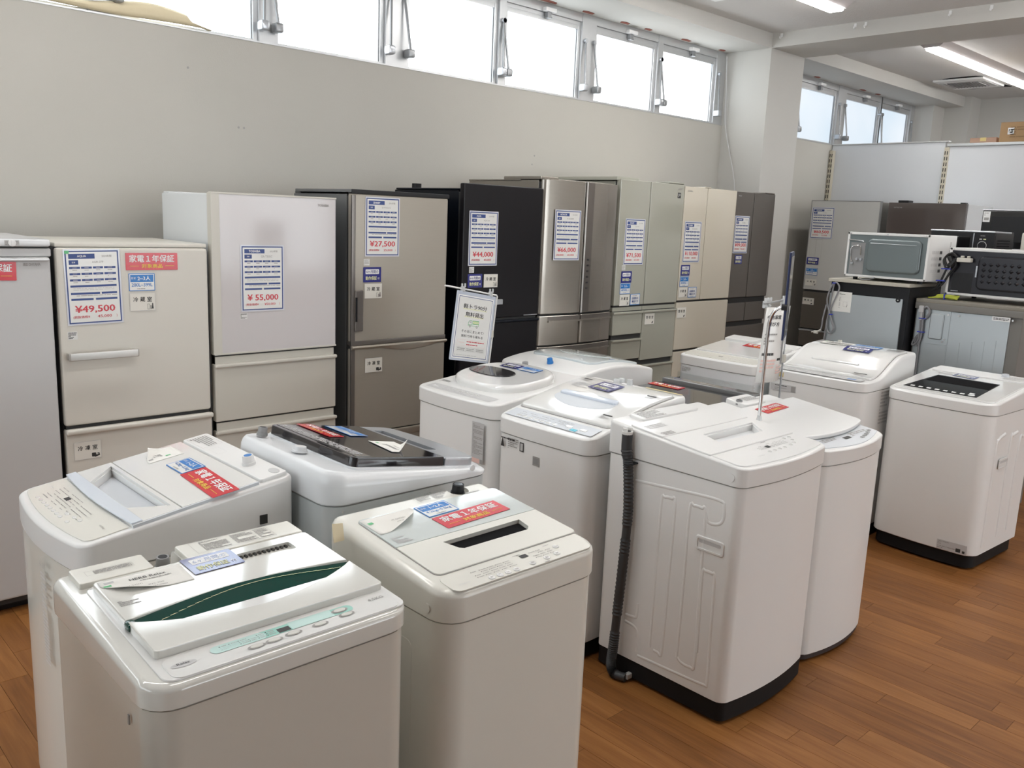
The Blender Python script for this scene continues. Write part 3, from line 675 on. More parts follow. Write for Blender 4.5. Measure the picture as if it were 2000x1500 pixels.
price_card(Matrix.Translation((3.862, YF-.0265, 1.526)) @ FY @ Matrix.Rotation(R(-3.5), 4, 'Y'), H5, 'HITACHI', '2014年製', 'R-G5200E', '¥66,000', '60,000')

# olive glass five-compartment
gf = fridge('refrigerator', 'pale olive glass refrigerator with a black badge and ¥71,500 card', .68, 1.875, .66, TR(4.365, YF), sh2_c,
    [(0, .306, 1.078, 1.885, sh2_c, {'bev': .006}), (.311, .68, 1.078, 1.885, sh2_c, {'bev': .006}), (.0, .306, 1.04, 1.066, sh2_c, {'y': .010, 'n': 'grip_recess', 'bev': .001}), (.31, .68, 1.04, 1.066, sh2_c, {'y': .010, 'n': 'grip_recess', 'bev': .001}),
     (0, .304, .882, 1.036, sh2_c, {'n': 'drawer', 'lip': 1}), (.31, .68, .694, 1.036, sh2_c, {'n': 'drawer', 'lip': 1}), (.0, .304, .712, .852, sh2_c, {'n': 'drawer', 'lip': 1}), (0, .68, .40, .662, sh2_c, {'n': 'drawer', 'lip': 1}), (0, .68, .06, .38, sh2_c, {'n': 'drawer', 'lip': 1})],
    topcap=[(-.02, .2, .02, .66, 1.877, 1.9), (.2, .68, .03, .66, 1.872, 1.882), (.5, .67, .0, .12, 1.885, 1.896)])
k = Ink(); k.rect(-.018, -.018, .018, .018, blk); k.rect(-.010, -.012, -.004, .012, pgrey, .0004); k.rect(.002, -.002, .010, .012, pgrey, .0004); k.build('black_badge', gf, Matrix.Translation((.62, -.0008, 1.81)) @ FY)
logo(gf, .625, 1.852, 'SHARP', .010, gry, .05)
H6 = 'the pale olive glass fridge'
price_card(atF(4.532, 1.492), H6, 'SHARP', '2017年製', 'SJ-GT50C', '¥71,500', '65,000', w=.204); navy_card(atF(4.473, 1.265), H6); size_card(atF(4.468, 1.19), H6, '3人~', '400L~'); room_card(atF(4.468, 1.113), H6, '冷蔵室', 'cold', w=.10); auto_card(atF(4.578, 1.115), H6); room_card(atF(4.75, .976), H6, '野菜室', 'vegetable'); tagprint(gf, .075, 1.325, .036, .032, seed=8)

# beige glass
bg2 = fridge('refrigerator', 'beige glass french-door refrigerator with ¥110,000 card', .645, 1.872, .66, TR(5.05, YF), t2_c,
    [(0, .271, 1.088, 1.876, t2_c, {'bev': .005}), (.276, .645, 1.088, 1.876, t2_c, {'bev': .005}), (0, .645, .735, 1.075, t2_c, {'n': 'drawer', 'bev': .006}), (0, .246, .535, .722, t2_c, {'n': 'drawer'}), (.252, .645, .535, .722, t2_c, {'n': 'drawer'}), (0, .645, .30, .525, t2_c, {'n': 'drawer'}), (0, .645, .06, .29, t2_c, {'n': 'drawer'})],
    topcap=[(.24, .31, -.0, .1, 1.876, 1.884)])
logo(bg2, .06, 1.845, 'TOSHIBA', .010, gry, .06)
H7 = 'the beige glass fridge'
price_card(atF(5.172, 1.498), H7, 'TOSHIBA', '2021年製', 'GR-S510FZ', '¥110,000', '100,000', w=.200, h=.285); navy_card(atF(5.119, 1.301), H7); size_card(atF(5.116, 1.223), H7, '3人~', '400L~'); room_card(atF(5.11, 1.145), H7, '冷蔵室', 'cold', w=.097, h=.070); auto_card(atF(5.221, 1.144), H7); room_card(atF(5.112, 1.002), H7, '野菜室', 'vegetable'); room_card(atF(5.125, .478), H7, '冷凍室', 'freezer', w=.095, h=.075)

# taupe steel, next to the column
lf = fridge('refrigerator', 'dark taupe steel french-door refrigerator beside the column with ¥99,000 card', .60, 1.872, .63, TR(5.72, 3.7), last_c,
    [(0, .297, 1.078, 1.876, last_c, {'bev': .006}), (.303, .60, 1.078, 1.876, last_c, {'bev': .006}), (0, .297, .893, 1.037, last_c, {'n': 'drawer'}), (.303, .60, .893, 1.037, last_c, {'n': 'drawer'}), (0, .60, .50, .856, last_c, {'n': 'drawer'}), (0, .60, .06, .46, last_c, {'n': 'drawer'})],
    topcap=[(.45, .59, .0, .12, 1.876, 1.886)])
logo(lf, .095, 1.845, 'HITACHI', .008, pgrey, .04)
H8 = 'the dark taupe fridge by the column'
price_card(Matrix.Translation((5.871, 3.6985, 1.558)) @ FY, H8, 'HITACHI', '2020年製', 'R-H48N', '¥99,000', '90,000', w=.198, h=.28); navy_card(Matrix.Translation((5.862, 3.6985, 1.371)) @ FY, H8, w=.10, h=.068)

# two fridges against the partition, doors facing -X
def MX(X, ytop, z=0): return Matrix.Translation((X, ytop, z)) @ Matrix.Rotation(R(-90), 4, 'Z')
pf = fridge('refrigerator', 'silver glass refrigerator against the partition with ¥60,500 card', .66, 1.882, .62, MX(7.8, 4.18), taupe,
    [(0, .66, 1.055, 1.886, p_c, {'bev': .005}), (0, .66, .685, 1.035, last_c, {'n': 'drawer'}), (0, .66, .515, .675, last_c, {'n': 'drawer', 'lip': 1, 'lm': silver}), (0, .66, .06, .50, last_c, {'n': 'drawer'})])
ob('door_edge', [box(-.002, .004, -.002, .038, 1.055, 1.888), box(.656, .662, -.002, .038, 1.055, 1.888), box(0, .66, -.002, .038, 1.883, 1.889)], grey_mid, pf, smooth=False)
k = Ink(); k.frame(-.06, -.075, -.001, .075, .0012, gry); k.frame(.001, -.10, .06, .075, .0012, gry); k.lines(-.045, .03, -.015, .06, 3, pgrey); k.lines(.015, -.04, .045, .06, 5, pgrey); k.build('info_print', pf, Matrix.Translation((.085, -.0012, 1.455)) @ FY)
def atX(y, z, X=7.8): return Matrix.Translation((X-.0035, y, z)) @ FX
H9 = 'the silver glass fridge against the partition'
price_card(atX(4.054, 1.681), H9, 'HITACHI', '2018年製', 'R-K40J', '¥60,500', '55,000', w=.222, h=.288); navy_card(atX(4.11, 1.325), H9, w=.12, h=.066); size_card(atX(4.11, 1.225), H9, '3人~', '300L~', w=.12, h=.066); room_card(atX(4.106, 1.122), H9, '冷蔵室', 'cold', w=.118, h=.064); room_card(atX(4.113, .943), H9, '野菜室', 'vegetable', w=.118, h=.064)
qf = fridge('refrigerator', 'brown glass-door refrigerator against the partition, partly behind the microwaves', .655, 1.875, .62, MX(7.8, 3.448), body_lg,
    [(0, .655, 1.0, 1.880, q_c, {'bev': .004}), (0, .655, .55, .985, q_c, {'n': 'drawer'}), (0, .655, .06, .54, q_c, {'n': 'drawer'})])
ob('hinge_cover', [box(.08, .17, .0, .10, 1.880, 1.900, .004), box(.60, .64, .0, .06, 1.880, 1.887, .002)], dark, qf)
k = Ink(); k.text('HITACHI', 0, 0, .011, gry, w=.07); k.build('maker_lettering', qf, Matrix.Translation((.085, -.0008, 1.838)) @ FY)

# ================================================================ WASHING MACHINES
class Washer:
    def __init__(s, label, cx, cy, rz, W, D, zf, zb, joint, zbase, mats, r=.05, rb=.025, bow=0, rtop=.012, prof=None, cuts=None, flare=.004, group=None, base_in=.012, name='washing_machine', seam=True, body_mat=None):
        s.W, s.D, s.zf, s.zb = W, D, zf, zb
        s.M = TR(cx, cy, 0, rz); s.t = thing(name, label, 'washing machine', s.M)
        s.P = Matrix.Translation((0, 0, (zf+zb)/2)) @ Matrix.Rotation(math.atan2(zb-zf, D), 4, 'X')
        top_m, body_m, base_m = mats; w, d = W/2, D/2; s.top_m = top_m
        bo = rr(-w+flare, w-flare, -d+flare, d-flare, r, 5, bow, rb)
        s.body = ob('body', prism(bo, zbase, joint-.004, .0, .004, 1), body_m, s.t)
        ob('base', prism(rr(-w+base_in, w-base_in, -d+base_in, d-base_in, r*.8, 4, bow, rb), .012, zbase+.002), base_m, s.t)
        for sx in (-1, 1):
            for sy in (-1, 1): ob('foot', cyl((sx*(w-.07), sy*(d-.07), 0), (sx*(w-.07), sy*(d-.07), .02), .024, 12, .02), dark, s.t)
        if seam: ob('seam', prism(rr(-w+.007, w-.007, -d+.007, d-.007, r, 5, bow, rb), joint-.005, joint+.001), gry, s.t)
        s.f = prof or (lambda x, y: zf+(zb-zf)*(y/D+.5)); cy_ = [-d+D*i/16 for i in range(1, 16)] if prof else ()
        cx_ = [-w+W*i/10 for i in range(1, 10)] if prof and prof.__code__.co_name == 'dome' else ()
        s.case = ob('top_case', prism(rr(-w, w, -d, d, r, 5, bow, rb), joint, (zf+zb)/2, rtop, .003, 4, zt=s.f, cy=cy_, cx=cx_), top_m, s.t, cuts=[xf(c, s.P) for c in cuts] if cuts else None)
    def top(s, name, parts, m, parent=None, smooth=True, label=None, cuts=None):
        return ob(name, parts, m, parent or s.t, s.P, smooth, cuts, label)
    def ink(s, k, name, x=0, y=0, h=.001, parent=None, rz=0):
        return k.build(name, parent or s.t, s.P @ Matrix.Translation((x, y, h)) @ Matrix.Rotation(R(rz), 4, 'Z'))
    def at(s, x, y, h=.001, rz=0, P=None):
        return s.M @ (P or s.P) @ Matrix.Translation((x, y, h)) @ Matrix.Rotation(R(rz), 4, 'Z')
    def lid(s, name, x0, x1, y0, y1, h0, h1, m, r=.012, rt=.004, bow=0, **k):
        return s.top(name, prism(rr(x0, x1, y0, y1, r, 4, bow, .006 if bow else r), h0, h1, rt, 0, 2), m, **k)
    def drape(s, name, out, t0, t1, m, rt=.004, cx=(), n=14, parent=None, label=None, cuts=None):
        ys = [p[1] for p in out]; y0, y1 = min(ys), max(ys)
        o = ob(name, prism(out, 0, 1e-3+t1-t0, min(rt, (t1-t0)*.8), 0, 2, zt=lambda x, y: s.f(x, y)+t1, zb=lambda x, y: s.f(x, y)+t0, cy=[y0+(y1-y0)*i/n for i in range(1, n)], cx=cx), m, parent or s.t, label=label, cuts=cuts)
        return o
def inlet(w, x, y, h, m, r=.02, hh=.03, cap=None, P=None, name='water_inlet'):
    parts = [cyl((x, y, h), (x, y, h+hh*.35), r*1.15, 18), cyl((x, y, h+hh*.35), (x, y, h+hh), r, 18, r*.92)]
    o = ob(name, parts, m, w.t, P or w.P)
    ob('inlet_bore', cyl((x, y, h+hh*.98), (x, y, h+hh*1.02), r*.66, 16), cap or black, o, P or w.P)
    return o
def buttons(w, pts, rx, ry, h, m, ring=None, z=.0012):
    for x, y in pts:
        if ring: 
            k = Ink(); k.poly([(rx*1.35*math.cos(2*PI*i/18), ry*1.35*math.sin(2*PI*i/18)) for i in range(18)], ring); w.ink(k, 'button_ring', x, y, z)
        w.top('button', prism([(x+rx*math.cos(2*PI*i/14), y+ry*math.sin(2*PI*i/14)) for i in range(14)], z, z+h, h*.5, 0, 1), m)
def panel_print(k, x0, y0, x1, y1, cols, rows, m, seed=2, h=.0026):
    rnd = random.Random(seed); dx = (x1-x0)/cols; dy = (y1-y0)/rows
    for i in range(cols):
        for j in range(rows):
            if rnd.random() < .12: continue
            x = x0+dx*i; y = y0+dy*(j+.5); k.rect(x, y-h*.4, x+.0025, y+h*.4, blk, .0002)
            ww = dx*rnd.uniform(.35, .65); q = x+.005
            while q < x+.005+ww: k.rect(q, y-h/2, q+h*.8, y+h/2, m, .0002); q += h*1.15

# --- A: front left, green crescent handle
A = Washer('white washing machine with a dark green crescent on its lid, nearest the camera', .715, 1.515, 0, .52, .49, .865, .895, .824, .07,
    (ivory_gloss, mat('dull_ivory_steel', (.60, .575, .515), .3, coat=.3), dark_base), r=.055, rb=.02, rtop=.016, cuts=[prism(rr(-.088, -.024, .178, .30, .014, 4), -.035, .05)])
A.lid('rear_panel', -.232, -.090, .160, .232, .0, .012, ivory, r=.006); A.lid('rear_panel', -.022, .245, .160, .232, .0, .012, ivory, r=.006)
inlet(A, -.057, .203, -.022, grey_mid, .014, .030, dark)
A.top('lid_surround', prism(rr(-.226, .250, -.232, .158, .02, 4), .0, .003, .002), white_gloss)
lens_t = [(-.214+.456*i/24, -.026+.024*math.sin(PI*i/24)) for i in range(25)]
lens_b = [(-.214+.456*i/24, -.034-.070*math.sin(PI*i/24)**.85) for i in range(25)]
lidA = A.top('lid', prism(lens_t+rr(-.214, .242, -.02, .148, .01, 4)[10:], .003, .016, .003, 0, 2), ivory_gloss, cuts=[prism(rr(.062, .184, .080, .118, .006, 3), .007, .05)])
for i in range(11): A.top('vent_slot', box(.070+i*.0103, .0745+i*.0103, .108, .1215, .0075, .0105), black, lidA, smooth=False)
gz = lambda x, y: .0165-.26*max(0, (.0-y))
A.top('green_handle', prism(lens_b+lens_t[::-1], .0, .0185, .0, 0, 2, zt=gz, cy=[-.1+.008*i for i in range(1, 10)]), green, label='dark green crescent handle')
k = Ink(); q = [(-.19+.41*i/24, -.048+.030*math.sin(PI*i/24)**1.2+.012*i/24) for i in range(25)]
for a, b in zip(q, q[1:]): k.poly([(a[0], a[1]-.0008), (b[0], b[1]-.0008), (b[0], b[1]+.0008), (a[0], a[1]+.0008)], yelp, gz(a[0], a[1])+.0008)
A.ink(k, 'edge_line', h=.0)
A.top('lid_front', prism(rr(-.214, .242, -.158, -.13, .008, 3)[:8]+lens_b[::-1], .002, .018, .003, 0, 2), ivory_gloss)
A.top('green_end_cap', box(-.218, -.200, -.050, -.026, .002, .017, .005), green)
cpA = A.lid('control_panel', -.212, .236, -.232, -.166, .002, .0045, white_gloss, r=.018, rt=.001)
k = Ink(); k.rrect(-.132, -.200, .150, -.176, .0115, mint); k.rrect(-.132, -.200, -.03, -.176, .0115, mat('pale_mint_print', (.55, .76, .72), .2, coat=.5), .0002)
k.rect(-.008, -.198, .016, -.184, blk, .0004); k.rect(.018, -.200, .106, -.1745, bpy.data.materials['pale_mint_print'], .0003)
panel_print(k, -.115, -.196, -.012, -.180, 6, 3, gry, 3); panel_print(k, .022, -.196, .10, -.180, 5, 3, pgrey, 4)
k.text('4.5KG', .205, -.186, .009, gry, w=.034, bold=.01); k.poly([(-.182+.022*math.cos(i*PI/9), -.197+.008*math.sin(i*PI/9)) for i in range(18)], pgrey); k.text('Relax', -.182, -.195, .006, blk, w=.022, z=.0006)
A.ink(k, 'panel_lettering', h=.005)
buttons(A, [(-.061, -.215), (-.027, -.214), (.012, -.212), (.067, -.211), (.126, -.207)], .0125, .0055, .0015, ivory_gloss, gry, .0052); buttons(A, [(.122, -.188)], .013, .006, .0015, ivory_gloss, gry, .0056)
k = Ink(); k.frame(-.09, -.028, .09, .028, .0006, gry); k.lines(-.07, -.024, -.012, .024, 8, gry, seed=11); k.lines(.0, -.024, .05, .024, 8, gry, seed=12); k.lines(.056, -.024, .086, .024, 7, gry, seed=13)
A.ink(k, 'warning_print', .095, .198, .0124)
k = Ink(); k.frame(-.045, -.010, .045, .010, .0005, gry); k.lines(-.03, -.008, .042, .008, 3, gry, seed=14); A.ink(k, 'warning_print', -.165, .196, .0124)
k = Ink(); k.lines(-.018, -.012, .018, .012, 4, gry, seed=15); A.ink(k, 'small_print', -.185, .036, .0163)
ob('case_notch', [box(-.2612, -.2588, -.16, -.154, .775, .792)], gry, A.t, smooth=False)

def peeling_sheet(M, w, h, label, curl, draw, bendh=.02, corner=(1, -1)):
    """paper sheet with one lifted corner"""
    t = thing('paper_sheet', label, 'paper', M); n = 12; bm = bmesh.new(); g = []
    for i in range(n+1):
        row = []
        for j in range(n+1):
            x = -w/2+w*i/n; y = -h/2+h*j/n; d = max(0, (corner[0]*x/w+corner[1]*y/h)-curl)
            row.append(bm.verts.new((x-corner[0]*d*w*.35, y-corner[1]*d*h*.3, .0006+bendh*(d/(1-curl))**1.3)))
        g.append(row)
    for i in range(n):
        for j in range(n): bm.faces.new((g[i][j], g[i+1][j], g[i+1][j+1], g[i][j+1]))
    s = ob('sheet', bm, paper, t); s.modifiers.new('s', 'SOLIDIFY').thickness = .0004
    k = Ink(); draw(k); k.build('lettering', t, Matrix.Translation((0, 0, .0012))); return t
def dr(k):
    k.text('HERB Relax', .008, .018, .009, blk, w=.068, bold=.005); k.lines(-.01, .004, .05, .010, 1, gry, seed=3); k.lines(-.065, -.008, -.035, -.004, 1, gry, seed=4)
    k.rect(-.074, .010, -.060, .017, grn); k.text('YWM-T45H1', -.03, -.006, .005, gry, w=.04); k.text('¥25,300', .012, -.018, .006, gry, w=.03); k.text('(税抜¥23,000)', .005, -.028, .006, gry, w=.05); k.rect(-.07, .024, -.052, .031, pgrey)
peeling_sheet(A.at(-.130, .098, .0165, -1.5), .156, .078, 'beige printed sheet with a lifted corner on the green-crescent washer', .30, dr, .010, (-1, -1))
navy_card(A.at(.008, .111, .0172, 1), 'the lid').__setitem__('label', 'glossy card glaring white in the light on the washer with the green crescent')

# --- B: front middle, black slot
Bw = Washer('cream washing machine with a black slot in its flat lid', 1.315, 1.52, 0, .49, .46, .845, .893, .776, .07, (ivory, ivory, dark_base), r=.06, rb=.025, rtop=.022,
    cuts=[prism([(-.094, -.028), (-.080, -.070), (-.070, -.078), (.134, -.078), (.148, -.066), (.155, -.024)], -.045, .05), cyl((.141, .203, -.018), (.141, .203, .05), .030, 24)])
Bw.top('slot_floor', prism([(-.092, -.030), (-.078, -.070), (-.070, -.076), (.134, -.076), (.147, -.066), (.152, -.026)], -.0445, -.006), void)
Bw.lid('lid_seam', -.207, .240, -.150, .168, -.001, .0012, gry, r=.018, rt=0, cuts=[prism([(-.094, -.028), (-.080, -.070), (-.070, -.078), (.134, -.078), (.148, -.066), (.155, -.024)], -.05, .05)])
lp = Bw.top('lid', prism(rr(-.205, .238, -.148, .002, .016, 4, 0, .002), -.001, .0035, .0015), ivory, cuts=[prism([(-.094, -.028), (-.080, -.070), (-.070, -.078), (.134, -.078), (.148, -.066), (.155, -.024)], -.05, .05)])
Bw.top('lid_glass', prism(rr(-.205, .238, .004, .166, .002, 4, 0, .012), -.001, .0035, .0012), pale_green, label='pale glossy rear half of the lid')
Bw.lid('control_panel', -.214, .214, -.226, -.156, -.001, .0016, ivory, r=.02, rt=.0006)
inlet(Bw, .141, .203, -.016, dark, .017, .034, black)
k = Ink(); panel_print(k, -.135, -.204, -.015, -.172, 5, 4, gry, 6); k.rect(.014, -.184, .036, -.171, blk, .0004); k.lines(.0, -.168, .03, -.164, 1, gry); panel_print(k, .046, -.202, .115, -.168, 3, 4, gry, 8)
k.text('IRIS OHYAMA', -.175, -.205, .005, pgrey, w=.032); k.lines(.10, -.166, .125, -.162, 1, gry); k.lines(.05, -.226, .07, -.222, 1, gry); Bw.ink(k, 'panel_lettering', h=.0022)
buttons(Bw, [(-.107, -.216), (-.083, -.216), (-.059, -.216), (-.033, -.216), (.02, -.213), (.068, -.211), (.105, -.208), (.128, -.181)], .0085, .0075, .002, white, None, .0018)
for i, (x, y) in enumerate([(-.107, -.216), (-.083, -.216), (-.059, -.216), (-.033, -.216), (.02, -.213), (.068, -.211), (.105, -.208), (.128, -.181)]):
    k = Ink(); k.lines(-.005, -.003, .005, .003, 2, gry, seed=i); Bw.ink(k, 'button_print', x, y, .0042)
k = Ink(); k.frame(-.058, -.024, .058, .024, .0006, gry); k.text('ご注意', 0, .016, .007, blk, w=.025); k.lines(-.05, -.02, -.006, .010, 6, gry, seed=3); k.lines(.0, -.02, .05, .010, 6, gry, seed=4); Bw.ink(k, 'warning_label', .052, .205, .0012)
k = Ink(); k.lines(-.03, -.004, .03, .004, 1, pgrey); Bw.ink(k, 'small_print', .175, .175, .0012)
k = Ink(); k.lines(-.022, -.016, .022, .016, 7, pgrey, fill=.8); Bw.ink(k, 'grey_print_block', -.168, .03, .0042)
HB = 'the cream washer with the black slot'
red_card(Bw.at(.068, .059, .0045, 3), HB, .215, .064); size_card(Bw.at(.008, .127, .0042, 2), HB, '1~2人', '4.2kg~5.5kg', .100, .064)
def dr(k): k.text('IT-507101', .012, .006, .007, gry, w=.04); k.lines(.0, -.008, .04, -.004, 1, gry); k.rect(-.07, .012, -.056, .022, grn)
peeling_sheet(Bw.at(-.124, .118, .0040, 2), .155, .085, 'beige paper sheet with a lifted corner on the cream washer with the black slot', .18, dr, .022, (1, -1))
tag(ob('cream_paper_tab', [prism([(-.014, 0), (.014, 0), (.016, .04), (-.012, .044)], 0, .002)], curlp, None), 'small cream paper tab sticking up between the two nearest washers', 'paper').matrix_world = Matrix.Translation((1.045, 1.66, .86)) @ Matrix.Rotation(R(75), 4, 'X')
ob('case_button', cyl((-.243, -.165, .80), (-.247, -.165, .80), .011, 16), ivory, Bw.t)
ob('pressed_panel', prism(rr(-.13, .13, -.30, .30, .02, 4), 0, .0022, .002), ivory, Bw.t, Matrix.Translation((-.2395, .02, .40)) @ Matrix.Rotation(R(-90), 4, 'Z') @ Matrix.Rotation(R(90), 4, 'X'))

def side_recess(t, x, y, z, s=-1, w=.055, hh=.022, m=white):
    """hand grip moulding on a cabinet side (plane x)"""
    T = Matrix.Translation((x, y, z)) @ Matrix.Rotation(R(90*s), 4, 'Z') @ Matrix.Rotation(R(90), 4, 'X')
    o = ob('hand_grip', [prism(rr(-w-.008, w+.008, -hh-.008, hh+.008, .010, 4), 0, .004, .003)], m, t, T, cuts=[prism(rr(-w, w, -hh, hh, .007, 4), .0012, .02)])
    ob('grip_shade', prism(rr(-w+.004, w-.004, hh*.1, hh-.004, .004, 3), .0013, .0018), pgrey, o, T)
side_recess(A.t, .2575, .02, .52, 1, m=ivory)

# --- C: centre right with side hose
Cw = Washer('white washing machine with a black drain hose clipped to its left side', 2.59, 1.655, 0, .54, .55, .88, .935, .817, .075, (white, white_body, dark_base), r=.03, rb=.02, bow=.028, rtop=.010, base_in=.006,
    cuts=[prism([(-.115, -.078), (.150, -.078), (.205, -.012), (-.095, -.012)], -.028, .05)])
Cw.top('lid', prism(rr(-.262, .262, -.146, .040, .006, 3, 0, .004), .0, .006, .003), white, cuts=[prism([(-.12, -.085), (.155, -.085), (.21, -.006), (-.10, -.006)], -.05, .05)])
Cw.top('lid_rear', prism(rr(-.262, .262, .044, .185, .004, 3, 0, .01), .0, .006, .003), white)
Cw.top('finger_recess', prism([(-.116, -.079), (.151, -.079), (.206, -.011), (-.096, -.011)], -.027, -.022), pgrey if False else white_cool)
Cw.top('rear_block', prism(rr(-.18, .16, .195, .262, .012, 3), 0, .010, .004), white)
cc = [(x*.965, y*.965) for x, y in rr(-.27, .27, -.275, -.152, .03, 4, 0, .004)]
Cw.top('control_panel', prism(rr(-.258, .258, -.262, -.152, .022, 4, .024, .003), .0, .004, .002), white)
k = Ink(); k.rect(-.0, -.200, .022, -.184, blk, .0003); panel_print(k, -.045, -.205, -.005, -.175, 2, 4, gry, 3); panel_print(k, .03, -.205, .135, -.170, 5, 4, gry, 4); k.text('TOSHIBA', -.10, -.235, .007, pgrey, w=.04); k.lines(.02, -.160, .06, -.155, 1, blk); Cw.ink(k, 'panel_lettering', h=.0046)
buttons(Cw, [(-.03+.032*i, -.225) for i in range(4)] + [(.115, -.22), (.150, -.212), (.172, -.193), (.155, -.170), (.19, -.170)], .0085, .0065, .002, white_gloss, None, .004)
k = Ink(); k.lines(-.06, -.03, .06, .03, 6, gry, seed=8); Cw.ink(k, 'warning_print', -.10, .225, .0105); k = Ink(); k.lines(-.05, -.018, .05, .018, 3, pgrey, seed=9); Cw.ink(k, 'warning_print', -.19, .13, .0066); k = Ink(); k.lines(-.03, -.014, .03, .014, 3, gry, seed=10); Cw.ink(k, 'small_print', -.21, .06, .0066)
S = lambda y: y-1.655
gx = -.27+.004
def rib(pts): return tube(smooth_path([(gx+.0085, S(y), z) for y, z in pts], 4), .0105, 12)
ribs = [[(1.80, .74), (1.62, .752), (1.46, .760), (1.438, .74), (1.438, .70), (1.455, .680), (1.49, .676), (1.503, .70), (1.505, .71)],
        [(1.685, .16), (1.683, .45), (1.681, .695), (1.668, .714), (1.64, .716), (1.625, .70), (1.628, .45), (1.633, .17), (1.65, .155), (1.668, .155)],
        [(1.57, .17), (1.567, .45), (1.566, .70), (1.55, .716), (1.52, .716), (1.505, .70), (1.503, .45), (1.498, .18), (1.515, .158), (1.55, .158), (1.568, .17)],
        [(1.735, .107), (1.58, .112), (1.46, .118), (1.444, .135), (1.447, .3), (1.450, .495), (1.46, .510), (1.485, .510), (1.498, .495), (1.495, .3), (1.493, .22)],
        [(1.80, .24), (1.765, .243), (1.752, .25), (1.748, .3)], [(1.80, .215), (1.76, .21), (1.742, .19), (1.74, .12)]]
for r_ in ribs: ob('pressed_rib', rib(r_), white_body, Cw.body)
side_recess(Cw.t, gx, S(1.478), .600, -1, .046, .017)
ob('case_button', cyl((-.268, -.235, .845), (-.2725, -.235, .845), .013, 18), white, Cw.t)
hp = smooth_path([(-.296, S(1.822), .905), (-.296, S(1.821), .85), (-.294, S(1.812), .80), (-.292, S(1.80), .64), (-.294, S(1.803), .48), (-.297, S(1.812), .28), (-.300, S(1.818), .13), (-.300, S(1.824), .055), (-.300, S(1.812), .022), (-.298, S(1.785), .019), (-.292, S(1.760), .020)], 26)
def hr(i):
    t = i/len(hp)
    if t < .1: return .0185
    if t < .17: return .0205 if (i//5) % 2 else .0185
    if t > .86 or .34 < t < .37 or .52 < t < .56: return .0155
    return .0185 if i % 2 else .0160
hs = ob('drain_hose', tube(hp, .018, 14, hr), hosem, Cw.t, label='dark grey corrugated drain hose')
ob('hose_end', [cyl((-.296, S(1.822), .895), (-.296, S(1.822), .915), .0175, 14, .019), box(-.312, -.306, S(1.812), S(1.832), .912, .927, .002), box(-.286, -.280, S(1.812), S(1.832), .912, .927, .002)], cardw, hs)
ob('hose_bore', cyl((-.296, S(1.822), .9145), (-.296, S(1.822), .9158), .012, 12), dark, hs)
ob('hose_clip', box(-.318, -.264, S(1.79), S(1.812), .80, .806, .002), dark, hs); ob('hose_clip', box(-.29, -.264, S(1.752), S(1.77), .012, .032, .003), pgrey, hs)

# --- D: right neighbour with overhanging lid
Dw = Washer('white washing machine with a curved front and overhanging lid, right of the hose washer', 3.165, 1.685, 0, .51, .53, .835, .90, .778, .03, (white, white_body, mat('brown_black_base', (.04, .03, .03), .5)), r=.045, rb=.02, bow=.040, rtop=.008, base_in=.008)
Dw.top('lid', prism(rr(-.250, .258, -.165, .150, .02, 4, .040, .004), .006, .022, .005, .004, 2), white, label='large overhanging white lid')
Dw.top('lid_under', prism(rr(-.242, .250, -.158, .145, .02, 4, .038, .004), .0, .0065), pgrey)
Dw.top('control_panel', prism([(-.20, -.17), (-.235, -.245)]+[(-.235+.47*i/12, -.245-.045*math.sin(PI*i/12)) for i in range(1, 12)]+[(.235, -.245), (.24, -.17)][::1], .0, .003, .001), grey_mech)
k = Ink(); k.rect(-.02, -.240, .03, -.222, blk, .0004); k.lines(-.16, -.225, -.05, -.2, 3, gry, seed=4); k.lines(.05, -.235, .19, -.205, 3, gry, seed=5); Dw.ink(k, 'panel_lettering', h=.0034)
for x, y in ((.08, -.258), (.11, -.252), (.14, -.245), (.17, -.236), (.20, -.226)): Dw.top('button', box(x-.010, x+.010, y-.006, y+.006, .003, .0055, .0015), grey_mid)
Dw.lid('rear_panel', -.245, -.11, .158, .256, .0, .010, white, r=.01); Dw.lid('rear_panel', -.10, .06, .158, .258, .0, .026, white, r=.014, rt=.006)
k = Ink(); k.lines(-.03, -.018, .07, .022, 5, gry, seed=6); Dw.ink(k, 'warning_print', -.02, .205, .0265)
inlet(Dw, -.085, .20, .012, grey_mid, .014, .02, dark)
HD = 'the white washer behind the chrome sign post'
red_card(Dw.at(-.015, .088, .0232, 4), HD, .185, .060)
side_recess(Dw.t, .2512, .0, .50, 1)

# --- F: left, second row, front toward -X
Fw = Washer('white washing machine at the left with a blue-tinted glass lid and two cards on it', .845, 2.235, -90, .51, .53, .855, .935, .787, .07, (white, ivory, dark_base), r=.035, rb=.02, bow=.028, rtop=.012,
    cuts=[prism([(-.13, -.120), (.13, -.120), (.20, -.045), (-.20, -.045)], -.030, .05)])
Fw.top('lid_front', prism(rr(-.238, .240, -.150, -.030, .004, 3, 0, .003), .0, .008, .002), white_gloss, cuts=[prism([(-.13, -.122), (.13, -.122), (.205, -.042), (-.205, -.042)], -.05, .05)])
Fw.top('lid_recess', prism([(-.129, -.119), (.129, -.119), (.199, -.046), (-.199, -.046)], -.029, -.020), grey_mech)
Fw.top('lid_lip', prism([(-.238, -.150)]+[(-.238+.478*i/12, -.150-.012*math.sin(PI*i/12)) for i in range(1, 12)]+[(.240, -.150), (.240, -.124), (-.238, -.124)], .008, .0115, .002), mat('pale_blue_lip', (.70, .76, .84), .15, coat=.8), label='pale blue front lip of the lid')
Fw.top('lid_rear', prism(rr(-.238, .240, -.027, .172, .003, 3), .0, .008, .002), white_gloss)
Fw.top('lid_edge', box(.2405, .2465, -.15, .172, -.004, .007, .001), grey_mech)
